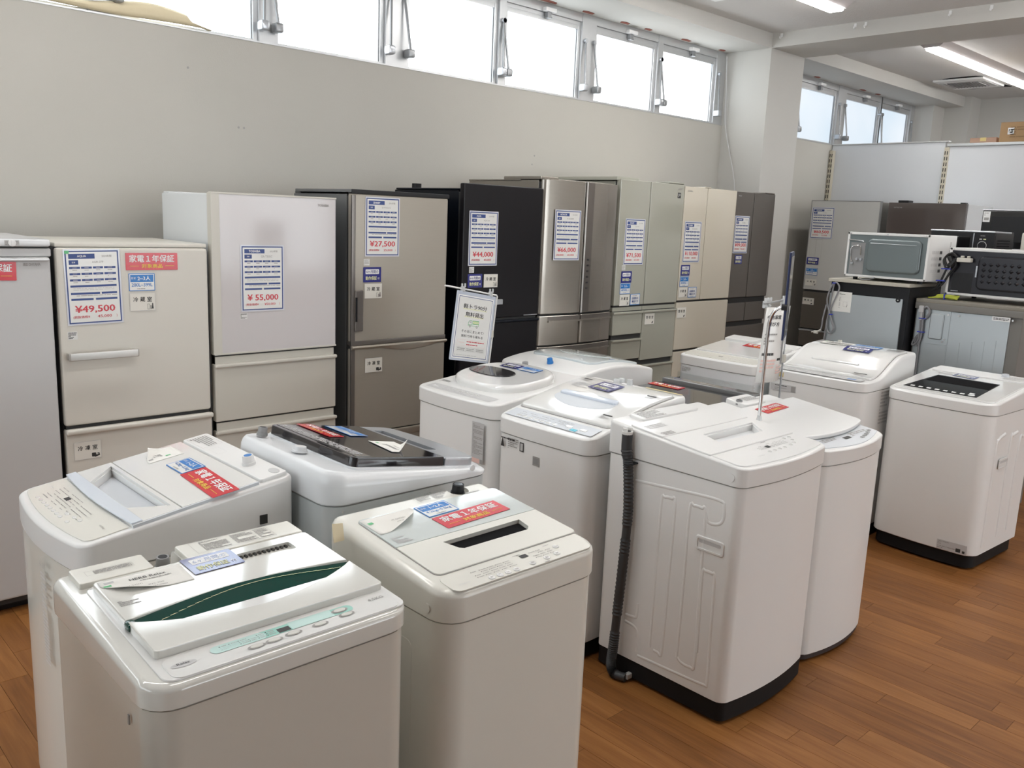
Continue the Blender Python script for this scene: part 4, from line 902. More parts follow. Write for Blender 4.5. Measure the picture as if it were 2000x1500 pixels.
Fw.lid('rear_panel', -.242, .244, .178, .255, .0, .010, white, r=.008)
Fw.top('control_panel', prism(rr(-.235, .236, -.252, -.155, .018, 4, .022, .003), .0, .003, .0015), ivory)
k = Ink(); k.rect(-.082, -.205, -.058, -.192, blk, .0004); panel_print(k, -.16, -.236, .0, -.175, 7, 6, gry, 12); panel_print(k, .01, -.232, .09, -.185, 4, 4, gry, 13); k.text('TOSHIBA', -.195, -.20, .006, pgrey, w=.03); k.text('6.0kg', .185, -.20, .007, gry, w=.028); Fw.ink(k, 'panel_lettering', h=.0034)
buttons(Fw, [(-.15+.026*i, -.247) for i in range(8)] + [(.08, -.245), (.07, -.225), (.10, -.222), (.03, -.230)], .009, .005, .0015, white_gloss, None, .003)
inlet(Fw, .115, .212, .008, white, .016, .028, bluec)
k = Ink(); k.frame(-.055, -.03, .055, .03, .0005, gry); k.lines(-.05, -.026, .05, .026, 7, gry, seed=21); Fw.ink(k, 'warning_print', -.17, .215, .0105); k = Ink(); k.frame(-.03, -.014, .03, .014, .0005, pgrey); Fw.ink(k, 'small_frame', -.06, .205, .0105)
Fw.top('oval_mark', [prism([(.215+.022*math.cos(i*PI/9), .232+.012*math.sin(i*PI/9)) for i in range(18)], .010, .0108)], pgrey)
HF = 'the left washer with two cards'
red_card(Fw.at(.143, .085, .0092, -3), HF, .225, .070); size_card(Fw.at(-.025, .095, .0092, 0), HF, '1~2人', '4.2kg~5.5kg', .105, .068)
def dr(k): k.rect(-.02, .02, -.006, .028, grn); k.lines(.0, -.005, .04, .02, 4, gry, seed=2); k.rect(.03, .018, .042, .028, gry)
peeling_sheet(Fw.at(-.175, .085, .0085, -90), .10, .095, 'crumpled white tag lying on the back corner of the left washer', .2, dr, .022, (1, -1))
ob('side_port', [box(.17, .19, -.02, .0, 0, 0)], black, Fw.t).hide_render = False
bpy.data.objects.remove(bpy.data.objects['side_port'])
ob('side_port', box(.2535, .2565, .165, .187, .815, .84, .001), black, Fw.t, smooth=False)
ob('side_hose_ring', tube([(.255, .17+.024*math.cos(i*PI/8), .785+.024*math.sin(i*PI/8)) for i in range(0, 9)], .005, 8), grey_mid, Fw.t)
k = Ink(); k.lines(-.02, -.12, .02, .12, 26, pgrey, seed=31); k.text('△ 注意', 0, .14, .014, gry, w=.045); k.build('caution_print', Fw.body, Matrix.Translation((.06, -.2975, .62)) @ FY)

# --- G: smoked lid, front toward +X
Gw = Washer('white washing machine with a smoked dark glass lid and silver handle', 1.405, 2.10, 90, .53, .56, .882, .966, .872, .07, (white_cool, mat('pale_grey_painted_steel', (.58, .62, .63), .3, metal=.2), dark_base), r=.06, rb=.06, rtop=.024, flare=.003)
Gw.P = Matrix.Translation((0, 0, .921)) @ Matrix.Rotation(math.atan2(.088, .56), 4, 'X')
Gw.top('lid_base', prism(rr(-.235, .235, -.265, .19, .03, 4, .03, .02), -.004, .008, .003), white_cool)
gl = Gw.top('smoked_lid', prism(rr(-.225, .225, -.125, .190, .006, 4, 0, .02), .008, .034, .004, .0, 2), smoke, label='glossy smoked dark lid')
Gw.top('lid_grey_band', box(-.213, .215, .125, .172, .0342, .0350), smoke_grey, gl, smooth=False)
k = Ink(); k.lines(-.19, .132, .20, .166, 4, pgrey, seed=3); Gw.ink(k, 'lid_print', h=.0354, parent=gl)
Gw.top('silver_handle', prism(rr(-.225, .225, -.245, -.128, .03, 4, .025, .003), .008, .032, .006, 0, 3), silver, label='silver handle strip', cuts=[prism(rr(-.12, .16, -.180, -.142, .008, 3), .020, .06)])
Gw.top('handle_slot', box(-.118, .158, -.178, -.144, .0202, .022), dark, smooth=False)
inlet(Gw, .185, .232, .006, grey_mid, .014, .026, dark); o = inlet(Gw, -.03, .232, .006, white_cool, .019, .016, white)
HG = 'the washer with the smoked glass lid'
red_card(Gw.at(.13, .075, .0358, 180), HG, .19, .052); size_card(Gw.at(.125, -.015, .0358, 180), HG, '2~3人', '5.5kg~7kg', .15, .062)
def dr(k): k.text('NA-F50B', .01, .008, .008, gry, w=.04); k.lines(-.03, -.022, .05, -.004, 3, gry, seed=5); k.rect(-.055, -.03, -.043, -.022, grn)
peeling_sheet(Gw.at(-.10, -.03, .0362, 172), .15, .085, 'white paper sheet with curled end on the smoked washer lid', .26, dr, .03, (1, 1))
ob('case_screw', [cyl((.1, .278, .90), (.1, .284, .90), .006, 10)], chrome, Gw.t); ob('case_button', cyl((-.262, -.20, .90), (-.2665, -.20, .90), .009, 14), white_cool, Gw.t)
for y, z in ((.235, .855), (.235, .80), (.235, .755)): ob('body_screw', cyl((-.256, y, z), (-.260, y, z), .004, 8), chrome, Gw.body)

# --- J: oval window
Jw = Washer('white washing machine with an oval dark window in its lid', 2.58, 2.765, -90, .53, .56, .875, .935, .813, .07, (white, white_body, dark_base), r=.045, rb=.03, bow=.02, rtop=.012)
ov = lambda cx, cy, a, b, n=32, e=1.0: [(cx+a*math.copysign(abs(math.cos(2*PI*i/n))**e, math.cos(2*PI*i/n)), cy+b*math.copysign(abs(math.sin(2*PI*i/n))**e, math.sin(2*PI*i/n))) for i in range(n)]
Jl = Jw.top('lid', prism(ov(-.01, .02, .225, .190, 40, .8), .0, .032, .020, 0, 4), white_gloss)
Jw.top('lid_window', prism(ov(-.075, .005, .135, .060, 32, .85), .0325, .036, .002), smoke, Jl, label='oval smoked window')
k = Ink(); k.rect(-.22, -.262, .20, -.205, pgrey, 0); panel_print(k, -.12, -.255, .12, -.212, 12, 3, gry, 17); k.lines(-.2, -.245, -.14, -.22, 2, wht, seed=2, z=.0004); Jw.ink(k, 'panel_lettering', h=.0008)
buttons(Jw, [(-.08+.032*i, -.225) for i in range(6)], .008, .006, .002, white_gloss, None, .001)
k = Ink(); k.lines(-.03, -.01, .03, .012, 3, gry, seed=5); k.rect(-.03, .014, .02, .018, blk); Jw.ink(k, 'lid_print', -.205, -.165, .0008)
inlet(Jw, -.10, .235, .0, grey_mid, .015, .028, grey_mid)
HJ = 'the washer with the oval dark window'
navy_card(Jw.at(-.072, .125, .0345, 0), HJ, .105, .06); size_card(Jw.at(.045, .125, .0345, 0), HJ, '1~2人', '5kg~7kg', .11, .06)
k = Ink(); k.rect(-.036, -.085, .036, .085, pgrey); k.lines(-.030, -.05, .034, .078, 22, gry, seed=44, z=.0003); k.rect(-.036, -.085, .015, -.066, pinkp, .0003); k.rect(.018, -.084, .034, -.066, gry, .0004); k.build('caution_label', Jw.body, Matrix.Translation((.178, -.295, .707)) @ FY)

# --- K: blue key
def profK(x, y): t = y/.57+.5; return .855+.10*math.sin(min(1, max(0, t))*PI/2)**1.15
Kw = Washer('white washing machine with a wavy lid, navy card and light blue start key', 2.545, 2.205, -90, .50, .57, .855, .955, .795, .07, (white, white_body, dark_base), r=.05, rb=.03, bow=.012, rtop=.012, prof=profK)
Kw.drape('lid', rr(-.232, .236, -.172, .215, .02, 4), .0, .012, white_gloss, .005)
Kw.drape('lid_gap', rr(-.236, .240, -.176, .219, .02, 4), .0, .0015, gry, .0005)
Kw.drape('handle_hollow', [(-.165+.30*i/16, -.045-.055*math.sin(PI*i/16)**.7) for i in range(17)]+[(.135, -.010), (-.165, -.010)], .012, .0128, grey_mech, .0003, n=6)
Kw.drape('lid_handle', rr(-.16, .13, -.022, .008, .010, 3), .012, .022, mat('pale_blue_handle', (.66, .72, .82), .15, coat=.7), .005, n=4, label='pale blue-grey lid handle')
def onprof(w, x, y, h, rz=0):
    e = .01; sl = (w.f(x, y+e)-w.f(x, y-e))/(2*e)
    return Matrix.Translation((x, y, w.f(x, y)+h)) @ Matrix.Rotation(math.atan(sl), 4, 'X') @ Matrix.Rotation(R(rz), 4, 'Z')
def bink(w, k, name, x, y, h, parent=None): return k.build(name, parent or w.t, onprof(w, x, y, h))
k = Ink(); k.rect(-.225, -.036, .225, .030, grey_mech); panel_print(k, -.17, -.026, .0, .02, 8, 3, gry, 21, .0035); panel_print(k, .02, -.01, .10, .022, 4, 4, gry, 22, .003); bink(Kw, k, 'panel_lettering', 0, -.225, .0036)
for i in range(7): ob('button', box(-.16+i*.032-.010, -.16+i*.032+.010, -.007, .007, 0, .003, .0015), white_gloss, Kw.t, onprof(Kw, 0, -.245, .002))
for i, m in enumerate((white_gloss, cyan, white_gloss)): ob('button', box(.095+i*.036-.015, .095+i*.036+.015, -.008, .008, 0, .003, .0015), m, Kw.t, onprof(Kw, 0, -.248 if i == 1 else -.232, .002))
for x, y in ((-.185, .165), (.185, .12), (.17, -.12)):
    k = Ink(); k.rect(-.022, .010, .022, .018, blk); k.lines(-.022, -.016, .022, .007, 4, gry, seed=int(x*99)); bink(Kw, k, 'lid_print', x, y, .0132)
k = Ink(); k.lines(-.04, -.03, .04, .03, 5, pgrey, seed=9); bink(Kw, k, 'small_print', -.15, .10, .0132)
HK = 'the wavy-lidded washer in the middle'
navy_card(Kw.M @ onprof(Kw, -.04, .125, .0150, -4), HK, .118, .095)
k = Ink(); k.rect(-.09, -.006, .09, .006, tape_y); bink(Kw, k, 'yellowed_label', .145, .262, .004)
ob('valve_lump', [box(-.07, -.035, .20, .225, .962, .982, .006), box(-.045, -.02, .205, .222, .968, .988, .006), cyl((-.005, .23, .955), (-.005, .23, .985), .012, 12)], clipm, Kw.t)
k = Ink(); k.lines(.0, -.022, .06, .022, 6, gry, seed=3); k.poly([(-.04, -.02), (-.03, .02), (-.02, -.02)], blk); k.lines(-.04, .010, .06, .02, 1, blk); k.rect(.066, -.02, .088, .016, blk); k.rect(.070, -.016, .084, .012, pgrey, .0003); k.build('rating_label', Kw.body, Matrix.Translation((-.165, -.2945, .762)) @ FY)
k = Ink(); k.rect(-.018, -.018, .018, .018, gry); k.rect(-.014, -.012, .014, .012, grey_mid, .0003); k.build('grey_square_badge', Kw.body, Matrix.Translation((-.008, -.2945, .722)) @ FY)

# --- H: domed glassy lid with blue cap, front toward +X
def dome(x, y): 
    t = y/.56+.5; return .885+.075*math.sin(PI*min(1, max(0, .08+t*.78)))**.8*(1-.15*(2*x/.55)**2)
Hw = Washer('white washing machine with a domed clear lid and blue water cap, behind the others', 3.185, 2.875, 90, .55, .56, .90, .94, .82, .07, (white, white_body, dark_base), r=.04, rb=.04, rtop=.012, prof=dome)
Hw.drape('lid', rr(-.21, .21, -.24, .13, .05, 5, .0), .0, .010, mat('pale_glass_lid', (.60, .66, .68), .05, coat=1), .005, cx=[-.2+.05*i for i in range(1, 8)])
Hw.drape('lid_window', ov(0, -.06, .15, .10), .010, .0125, pale_green, .001, cx=[-.15+.05*i for i in range(1, 6)])
Hw.drape('yellow_label', [(-.20, -.262), (-.06, -.262), (-.06, -.25), (-.20, -.25)], .0015, .0025, tape_y, .0003, n=3)
inlet(Hw, -.02, .215, 0, bluec, .014, .026, bluec, P=onprof(Hw, 0, .215, .0) @ Matrix.Translation((0, -.215, 0)), name='blue_inlet_cap')
# --- N: dark rimmed machine
Nw = Washer('washing machine with a dark glass top and grey rim, mostly hidden between others', 3.215, 2.275, -90, .54, .56, .845, .86, .79, .07, (grey_mid, white_body, dark_base), r=.03, rb=.03, rtop=.010)
Nw.lid('dark_lid', -.25, .25, -.25, .20, .0, .006, black, r=.02, rt=.003); Nw.lid('rear_rim', -.26, .26, .21, .27, .0, .022, smoke_grey, r=.015, rt=.006)
k = Ink(); k.lines(-.05, -.008, .05, .008, 2, pgrey); Nw.ink(k, 'rim_print', 0, .24, .0226)
red_card(Nw.at(-.16, .12, .0075, 0), 'the dark-topped washer', .18, .06)
# --- M: wrapped machine
Mw = Washer('white washing machine with stretch wrap around its body, behind the signs', 4.475, 2.735, -90, .52, .56, .872, .935, .818, .07, (white, white_cool, dark_base), r=.04, rb=.03, bow=.01, rtop=.012)
Mw.lid('lid', -.235, .235, -.14, .14, .0, .010, white_gloss, r=.012, rt=.004); Mw.lid('rear_panel', -.235, -.03, .155, .262, .0, .022, white, r=.012); Mw.lid('rear_panel', -.02, .235, .155, .262, .0, .008, white, r=.012)
Mw.lid('control_panel', -.24, .24, -.262, -.155, .0, .003, ivory, r=.02, rt=.001)
k = Ink(); panel_print(k, -.18, -.24, .18, -.19, 12, 2, pgrey, 5); k.rect(-.03, -.215, .0, -.205, blk, .0004); Mw.ink(k, 'panel_lettering', h=.0034)
red_card(Mw.at(.06, .10, .0115, 0), 'the wrapped washer behind the paper signs', .22, .07)
ob('stretch_wrap', prism(rr(-.264, .264, -.296, .283, .045, 5, 0, .035), .25, .765), wrapm, Mw.t)
for i, (z, y0, y1) in enumerate(((.70, -.16, .1), (.672, -.2, .16), (.655, -.05, .23), (.64, .0, .22), (.625, -.1, .2), (.61, .05, .21))):
    ob('wrap_crease', tube([(-.264+.264+y0, -.2975, z+.008), ((y0+y1)/2, -.2978, z), (y1, -.2975, z+.004*(i % 3))], .0012, 5), clipm, Mw.t)
k = Ink(); k.lines(-.03, -.014, .03, .014, 4, gry, seed=3); k.build('rating_label', Mw.body, Matrix.Translation((-.19, -.2865, .79)) @ FY)
# --- L: wave topped
def profL(x, y):
    t = min(1, max(0, y/.60+.5)); q = min(1, max(0, (t-.22)/.50)); return .868+.02*t+.095*(q*q*(3-2*q))
Lw = Washer('white washing machine with a wave-shaped top and light blue and navy cards', 4.55, 2.165, -90, .56, .60, .868, .985, .820, .07, (white, white_body, dark_base), r=.05, rb=.03, bow=.012, rtop=.014, prof=profL)
Lw.drape('lid', rr(-.245, .25, -.20, .235, .02, 4), .0, .012, white_gloss, .005); Lw.drape('lid_gap', rr(-.249, .254, -.204, .239, .02, 4), .0, .0015, gry, .0005)
k = Ink(); k.rect(-.24, -.038, .24, .032, ivory if False else pgrey, 0); panel_print(k, -.21, -.02, .12, .02, 12, 3, gry, 31, .004); k.rect(.16, -.018, .205, .002, bluec, .0004); bink(Lw, k, 'panel_lettering', 0, -.247, .0040)
for i in range(10): ob('button', box(-.2+i*.034-.009, -.2+i*.034+.009, -.006, .006, 0, .003, .0015), white_gloss, Lw.t, onprof(Lw, 0, -.262, .001))
for x, y in ((-.20, .20), (.20, .16), (.17, -.15)):
    k = Ink(); k.rect(-.035, .012, .035, .022, blk); k.lines(-.03, -.03, .03, .006, 5, gry, seed=int(x*99)); bink(Lw, k, 'lid_print', x, y, .0135)
HL = 'the wave-topped washer at the right'
Lw.drape('lid_handle_edge', rr(-.15, .12, -.06, -.045, .006, 3), .012, .020, white_gloss, .004, n=3)
size_card(Lw.M @ onprof(Lw, .055, .165, .0145, 0), HL, '1~2人', '5kg~7kg', .15, .085); navy_card(Lw.M @ onprof(Lw, .045, .08, .0165, 0), HL, .15, .06)
def dr(k): k.lines(-.06, -.03, .08, .03, 5, gry, seed=8); k.rect(-.085, .02, -.07, .03, grn)
peeling_sheet(Lw.M @ onprof(Lw, -.11, .15, .014, 0), .18, .09, 'white printed sheet on the wave-topped washer beside the light blue card', .45, dr, .0, (1, -1))
k = Ink(); k.rect(-.03, -.012, .03, .012, tape_y); k.build('yellowed_label', Lw.t, Matrix.Translation((-.20, -.3085, .845)) @ FY)
k = Ink(); k.rect(-.075, -.018, .075, .018, pgrey); k.lines(-.05, .006, .04, .014, 1, blk); k.lines(-.05, -.014, .04, .0, 2, gry); k.rect(.046, -.016, .07, .014, gry, .0003); k.build('rating_label', Lw.body, Matrix.Translation((-.165, -.3075, .775)) @ FY)
k = Ink(); k.lines(-.05, -.09, .05, .09, 10, pgrey, seed=3); k.build('faded_print', Lw.body, Matrix.Translation((.2765, -.05, .72)) @ Matrix.Rotation(R(90), 4, 'Z') @ FY)
ob('rear_knob', cyl((-.14, .24, .98), (-.14, .24, 1.0), .012, 10), tan_plug, Lw.t)
# --- E: right edge, black window
Ew = Washer('white washing machine with a black glass window and dark base at the right edge', 4.70, 1.585, -93, .54, .54, .838, .905, .785, .078, (white, white_body, dark_base), r=.06, rb=.03, bow=.02, rtop=.012, base_in=.02)
Ew.lid('lid', -.245, .245, -.252, .150, .0, .007, white_gloss, r=.03, rt=.003)
Ew.top('lid_window', prism([(-.205, -.215), (.155, -.215), (.150, .070), (-.160, .075)], .007, .0095, .001), black_sat, label='black glass window with buttons')
Ew.top('window_band', prism([(-.165, -.06), (.148, -.06), (.146, .055), (-.155, .06)], .0095, .0100), void)
for i in range(7): Ew.top('button', box(-.165+i*.041-.010, -.165+i*.041+.010, -.205, -.190, .0095, .0112, .0005), wht, smooth=False)
Ew.top('button', prism(rr(.108, .140, -.207, -.188, .008, 3), .0095, .0115, .0006), wht); Ew.top('button', box(.105, .128, -.178, -.164, .0095, .0112), wht, smooth=False)
Ew.lid('rear_panel', -.235, .235, .158, .262, .0, .012, white, r=.015)
k = Ink(); k.lines(-.05, -.03, .05, .03, 5, pgrey, seed=3); Ew.ink(k, 'warning_print', .17, .20, .0126); k = Ink(); k.lines(-.06, -.008, .06, .008, 2, gry, seed=4); Ew.ink(k, 'lid_print', -.12, .12, .0076)
k = Ink(); k.text('Hisense', 0, 0, .010, gry, w=.05); Ew.ink(k, 'maker_lettering', -.205, -.236, .0076); k = Ink(); k.text('4.5kg', 0, 0, .008, gry, w=.03); Ew.ink(k, 'capacity_lettering', .20, -.232, .0076)
navy_card(Ew.at(-.04, .125, .0085, -6), 'the washer with the black glass window', .115, .055)
inlet(Ew, .115, .225, .008, grey_mech, .018, .016, grey_mech)
k = Ink(); k.rect(-.07, -.024, .07, .024, pgrey); k.lines(-.066, .0, .0, .02, 3, gry); k.lines(-.066, -.02, .066, -.004, 2, gry); k.rect(.02, -.018, .042, .0, blk, .0004); k.rect(.05, -.018, .062, -.006, blk, .0004); k.build('rating_label', Ew.body, Matrix.Translation((.165, -.283, .108)) @ Matrix.Rotation(R(5), 4, 'Z') @ FY)
side_recess(Ew.t, .2713, -.09, .535, 1, .045, .018)
for pts in ([(-.19, .12), (-.19, .60), (-.17, .66), (-.10, .68)], [(-.02, .14), (-.02, .62), (.0, .66), (.06, .67)], [(.1, .15), (.1, .6), (.14, .64)]):
    ob('pressed_rib', tube(smooth_path([(.2615, y, z) for y, z in pts], 4), .0105, 12), white_body, Ew.body)

# ================================================================ STACKED APPLIANCES AT THE RIGHT, BACKS TOWARD THE AISLE
def MB(X, ytop, z=0): return MX(X, ytop, z)      # local u runs toward -Y, y into +X
def coil(pts, r, m, name, parent, T=None, sub=5): return ob(name, tube(smooth_path(pts, sub), r, 7), m, parent, T)
# R: black-topped small fridge seen from behind
W_ = .488
rf = thing('small_refrigerator', 'back of a small black refrigerator with a bare metal panel, under the white microwave', 'refrigerator', MB(5.2, 2.607))
ob('cabinet', [box(.0, W_, .012, .48, .03, 1.305, .004)], mat('black_cabinet', (.010, .010, .012), .4, spec=.3), rf)
ob('back_panel', box(.004, W_-.030, -.001, .013, .10, 1.235, .002), galv, rf, label='bare galvanised back panel')
ob('top_board', box(-.012, W_+.004, -.006, .48, 1.306, 1.326, .003), mat('beige_top_board', (.50, .47, .40), .5), rf); ob('plinth', box(.02, W_-.02, .03, .46, 0, .031), dark, rf)
ob('panel_tab', cyl((.432, -.004, 1.228), (.432, .004, 1.228), .014, 12), dark, rf); ob('tab_hole', cyl((.432, -.0055, 1.228), (.432, -.004, 1.228), .004, 8), pgrey, rf)
k = Ink(); k.rect(-.066, -.062, .066, .062, paper); k.text('Hisense', .005, .048, .008, blk, w=.036, bold=.01); k.lines(-.012, -.04, -.004, .03, 12, gry, seed=3); k.frame(.015, -.028, .04, .0, .001, gry); k.frame(.0, .004, .05, .03, .0006, pgrey); k.poly([(.035, -.03), (.045, -.012), (.04, -.03)], gry)
k.build('wiring_sheet', rf, Matrix.Translation((.083, -.0022, 1.186)) @ FY)
c = [(.03, -.012, 1.302), (.012, -.018, 1.26), (.0, -.02, 1.19), (.022, -.02, 1.12), (.045, -.02, 1.06), (.062, -.02, 1.02), (.045, -.02, .985), (.022, -.018, 1.0), (.012, -.016, 1.06), (.03, -.018, 1.14), (.058, -.02, 1.22), (.07, -.016, 1.27), (.05, -.012, 1.30), (.032, -.012, 1.29), (.025, -.018, 1.2), (.016, -.016, 1.1), (.006, -.014, .98), (-.002, -.012, .8), (-.006, -.010, .55)]
pc = coil(c, .0048, cordg, 'power_cord', rf)
coil([(.0, -.022, 1.16), (-.012, -.024, 1.08), (-.016, -.022, 1.02), (-.022, -.022, 1.0)], .0048, cordg, 'power_cord', rf)
ob('plug', [box(-.062, -.036, -.034, -.016, .972, .992, .003), cyl((-.018, -.022, 1.0), (-.04, -.024, .985), .006, 8), cyl((-.062, -.025, .982), (-.08, -.025, .978), .003, 6)], tan_plug, pc)
for z in (1.295, 1.10): ob('twist_tie', box(.024, .044, -.026, -.010, z, z+.005, .001), cordb, pc)
# S: grey small fridge, back
sg = thing('small_refrigerator', 'back of a small dark grey refrigerator with a bare metal panel, right edge', 'refrigerator', MB(5.3, 2.108))
ob('cabinet', box(0, .58, .006, .50, .03, 1.222, .006), taupe, sg); ob('plinth', box(.02, .56, .03, .48, 0, .031), dark, sg)
ob('top_board', box(0, .584, -.012, .50, 1.2225, 1.246, .005), mat('taupe_top', (.26, .24, .20), .5), sg); ob('rear_rail', box(0, .584, -.014, .006, 1.185, 1.224, .004), taupe, sg)
ob('back_panel', box(.010, .518, -.001, .008, .08, 1.184, .002), galv, sg, label='bare galvanised back panel')
for i, x in enumerate((.20, .27, .335, .40, .46)): ob('panel_pleat', box(x, x+.004, -.003, .0, .1, 1.0+.012*i, .001), galv, sg)
pl = ob('cover_plate', [prism(rr(.07, .205, .985, 1.192, .014, 4), .001, .004, .001), prism(rr(.095, .172, 1.015, 1.165, .012, 4), .004, .016, .006)], galv, sg, Matrix(((1, 0, 0, 0), (0, 0, -1, 0), (0, 1, 0, 0), (0, 0, 0, 1))))
for x, z in ((.192, 1.165), (.186, 1.02), (.178, 1.005), (.012, 1.205), (.535, 1.17), (.25, 1.165)): ob('screw', cyl((x, -.004, z), (x, -.010 if x < .3 else -.016, z), .006, 8), chrome, sg)
k = Ink(); k.rect(-.047, -.012, .047, .012, wht); k.lines(-.04, -.007, .04, .007, 2, blk, seed=5); k.build('white_label', sg, Matrix.Translation((.476, -.0162, 1.172)) @ FY)
b = coil([(.055, -.016, 1.19), (.075, -.02, 1.20), (.09, -.02, 1.17), (.075, -.02, 1.135), (.055, -.018, 1.12)], .006, cordg, 'power_cord', sg)
for dx in (-.006, .006): coil([(.045+dx, -.018, 1.20), (.052+dx, -.022, 1.10), (.054+dx, -.022, 1.04), (.046+dx, -.02, .99), (.026+dx*2, -.016, .965), (.02+dx, -.014, .99), (.038, -.016, 1.03)], .0055, cordg, 'power_cord', sg)
ob('plug', [box(.030, .056, -.034, -.008, 1.165, 1.205, .005), cyl((.044, -.02, 1.168), (.046, -.02, 1.12), .009, 8)], pgrey, b); coil([(.05, -.016, .99), (.05, -.012, .8), (.045, -.01, .5)], .005, cordg, 'power_cord', sg)
for z in (1.128, 1.048): ob('twist_tie', box(.036, .076, -.031, -.012, z, z+.005, .001), cordb, b)
# microwaves
def microwave_back(name, label, M, W, H, D, case_m, panel_m, feet=.018, face_u=(.10, .88), bulge=None, dimples=False):
    t = thing(name, label, 'microwave', M)
    ob('case', [box(0, W, .0, D, feet, H, .004), (box(.014, W-.014, -.0008, .001, feet+.014, H-.016), 1)], [case_m, panel_m], t)
    ob('frame_edge', [box(0, W, -.006, .0, H-.015, H, .002), box(0, W, -.006, .0, feet, feet+.012, .002), box(0, .013, -.006, 0, feet, H, .002), box(W-.013, W, -.006, 0, feet, H, .002)], case_m, t)
    for x in (.05, W-.05):
        for y in (.05, D-.05): ob('foot', cyl((x, y, 0), (x, y, feet+.002), .014, 10), dark, t)
    u0, u1, z0, z1 = bulge
    T = Matrix(((1, 0, 0, 0), (0, 0, -1, 0), (0, 1, 0, 0), (0, 0, 0, 1)))
    ob('bulged_cover', [prism(rr(u0, u1, z0, z1, .03, 5), .0, .022, .012, 0, 3)], panel_m, t, T)
    for x in (.02, W*.5, W-.02): ob('screw', cyl((x, -.006, H-.008), (x, -.0085, H-.008), .004, 8), chrome, t)
    ob('front_door', [box(.002, W-.002, D, D+.028, feet, H-.002, .004)], black, t)
    return t
m1 = microwave_back('microwave_oven', 'white microwave oven seen from behind on the small black refrigerator', MB(5.25, 2.548, 1.327), .495, .288, .40, white, mat('blue_grey_steel', (.17, .20, .205), .35, metal=.4), bulge=(.135, .455, .055, .252))
T_ = Matrix(((1, 0, 0, 0), (0, 0, -1, 0), (0, 1, 0, 0), (0, 0, 0, 1)))
ob('bulge_crease', tube([(.155, -.0225, .225), (.43, -.0225, .222)], .002, 6), galv, m1)
ob('vent_field', [box(.025, .115, -.0022, -.0006, .035, .225)] , grey_mid, m1, smooth=False)
coil([(.012, -.008, .242), (.06, -.012, .240), (.10, -.014, .236), (.108, -.012, .232)], .003, chrome, 'wire_bracket', m1); coil([(.03, -.006, .14), (.035, -.012, .195), (.085, -.012, .205), (.095, -.010, .15)], .003, chrome, 'wire_bracket', m1); coil([(.03, -.006, .14), (.04, -.012, .115), (.045, -.01, .10)], .003, chrome, 'wire_bracket', m1)
for x, z in ((.045, .10), (.072, .125), (.098, .125)): ob('stud', cyl((x, -.002, z), (x, -.014, z), .008, 10), silver, m1)
for i in range(4): ob('vent_slots', [box(.4945, .4962, .16+j*.009, .1645+j*.009, .07+i*.036, .088+i*.036) for j in range(4)], dark, m1, smooth=False); ob('vent_dots', [box(.4945, .4958, .05+j*.010, .053+j*.010, .07+i*.036, .088+i*.036) for j in range(10)], pgrey, m1, smooth=False)
k = Ink(); k.lines(-.012, -.03, .012, .03, 8, gry, seed=3); k.build('side_print', m1, Matrix.Translation((.4958, .31, .22)) @ Matrix.Rotation(R(90), 4, 'Z') @ FY)
ob('power_lead', tube(smooth_path([(.10, -.004, .012), (.13, -.03, .004), (.17, -.03, .008), (.20, -.006, .02)], 5), .003, 6), cordg, m1)
m2 = microwave_back('microwave_oven', 'white-framed black-backed microwave oven on the grey refrigerator at the right edge', MB(5.38, 1.983, 1.247), .56, .302, .38, white, mat('black_back_steel', (.018, .018, .024), .25, metal=.2), feet=.030, bulge=(.165, .53, .07, .262))
for j in range(4):
    for i in range(9): ob('dimple', xf(cyl((0, 0, 0), (0, 0, .008), .013, 4, .002), Matrix.Translation((.20+i*.036, -.0225, .12+j*.032)) @ Matrix.Rotation(R(90), 4, 'X')), m2['pm'] if 'pm' in m2 else bpy.data.materials['black_back_steel'], m2, smooth=False)
ob('vent_field', box(.03, .14, -.0022, -.0006, .045, .16), dark, m2, smooth=False); ob('side_tape', box(.152, .160, -.0026, -.0006, .14, .205), silver, m2, smooth=False); ob('lower_tape', box(.03, .07, -.0026, -.0006, .052, .056), silver, m2, smooth=False)
cb = coil([(.035, -.03, .26), (.0, -.03, .255), (-.02, -.03, .225), (.0, -.03, .18), (.02, -.03, .2), (.05, -.03, .24), (.03, -.035, .22), (.0, -.03, .17), (-.02, -.03, .11), (-.04, -.03, .07), (-.07, -.028, .05)], .006, cordk, 'power_cord', m2)
coil([(.05, -.03, .25), (.02, -.035, .27), (-.012, -.035, .24), (.005, -.035, .20), (.04, -.035, .22), (.05, -.03, .20), (.02, -.03, .15), (-.01, -.028, .09), (-.05, -.026, .055)], .0065, cordk, 'power_cord', m2)
ob('cord_bundle', [tube(smooth_path([(.01, -.03, .25), (.03, -.03, .22), (.045, -.03, .235), (.02, -.03, .20)], 4), .016, 8)], cordk, cb)
ob('plug', [box(.055, .135, -.045, -.012, .222, .246, .004), box(.075, .09, -.045, -.02, .246, .258, .003), box(.11, .122, -.045, -.02, .246, .258, .003)], tan_plug, m2)
for z, x in ((.175, -.01), (.105, -.03)): ob('twist_tie', box(x-.015, x+.035, -.042, -.022, z, z+.006, .001), cordb, m2)
ew = thing('earth_wire', 'coiled green and yellow earth wire lying on the grey refrigerator', 'wire', MB(5.315, 2.05, 1.2475))
for i in range(5): coil([(.0+.012*i, .0+.006*i, .006), (.05, .004*i, .010+.004*i), (.11+.01*i, .012, .014+.003*i), (.16, .008*i, .008+.004*i), (.13, .03, .006), (.06, .03, .006+.003*i)], .0032, cordy, 'wire_loop', ew)
ob('twist_tie', box(.085, .091, -.002, .034, .002, .034, .001), cordb, ew)
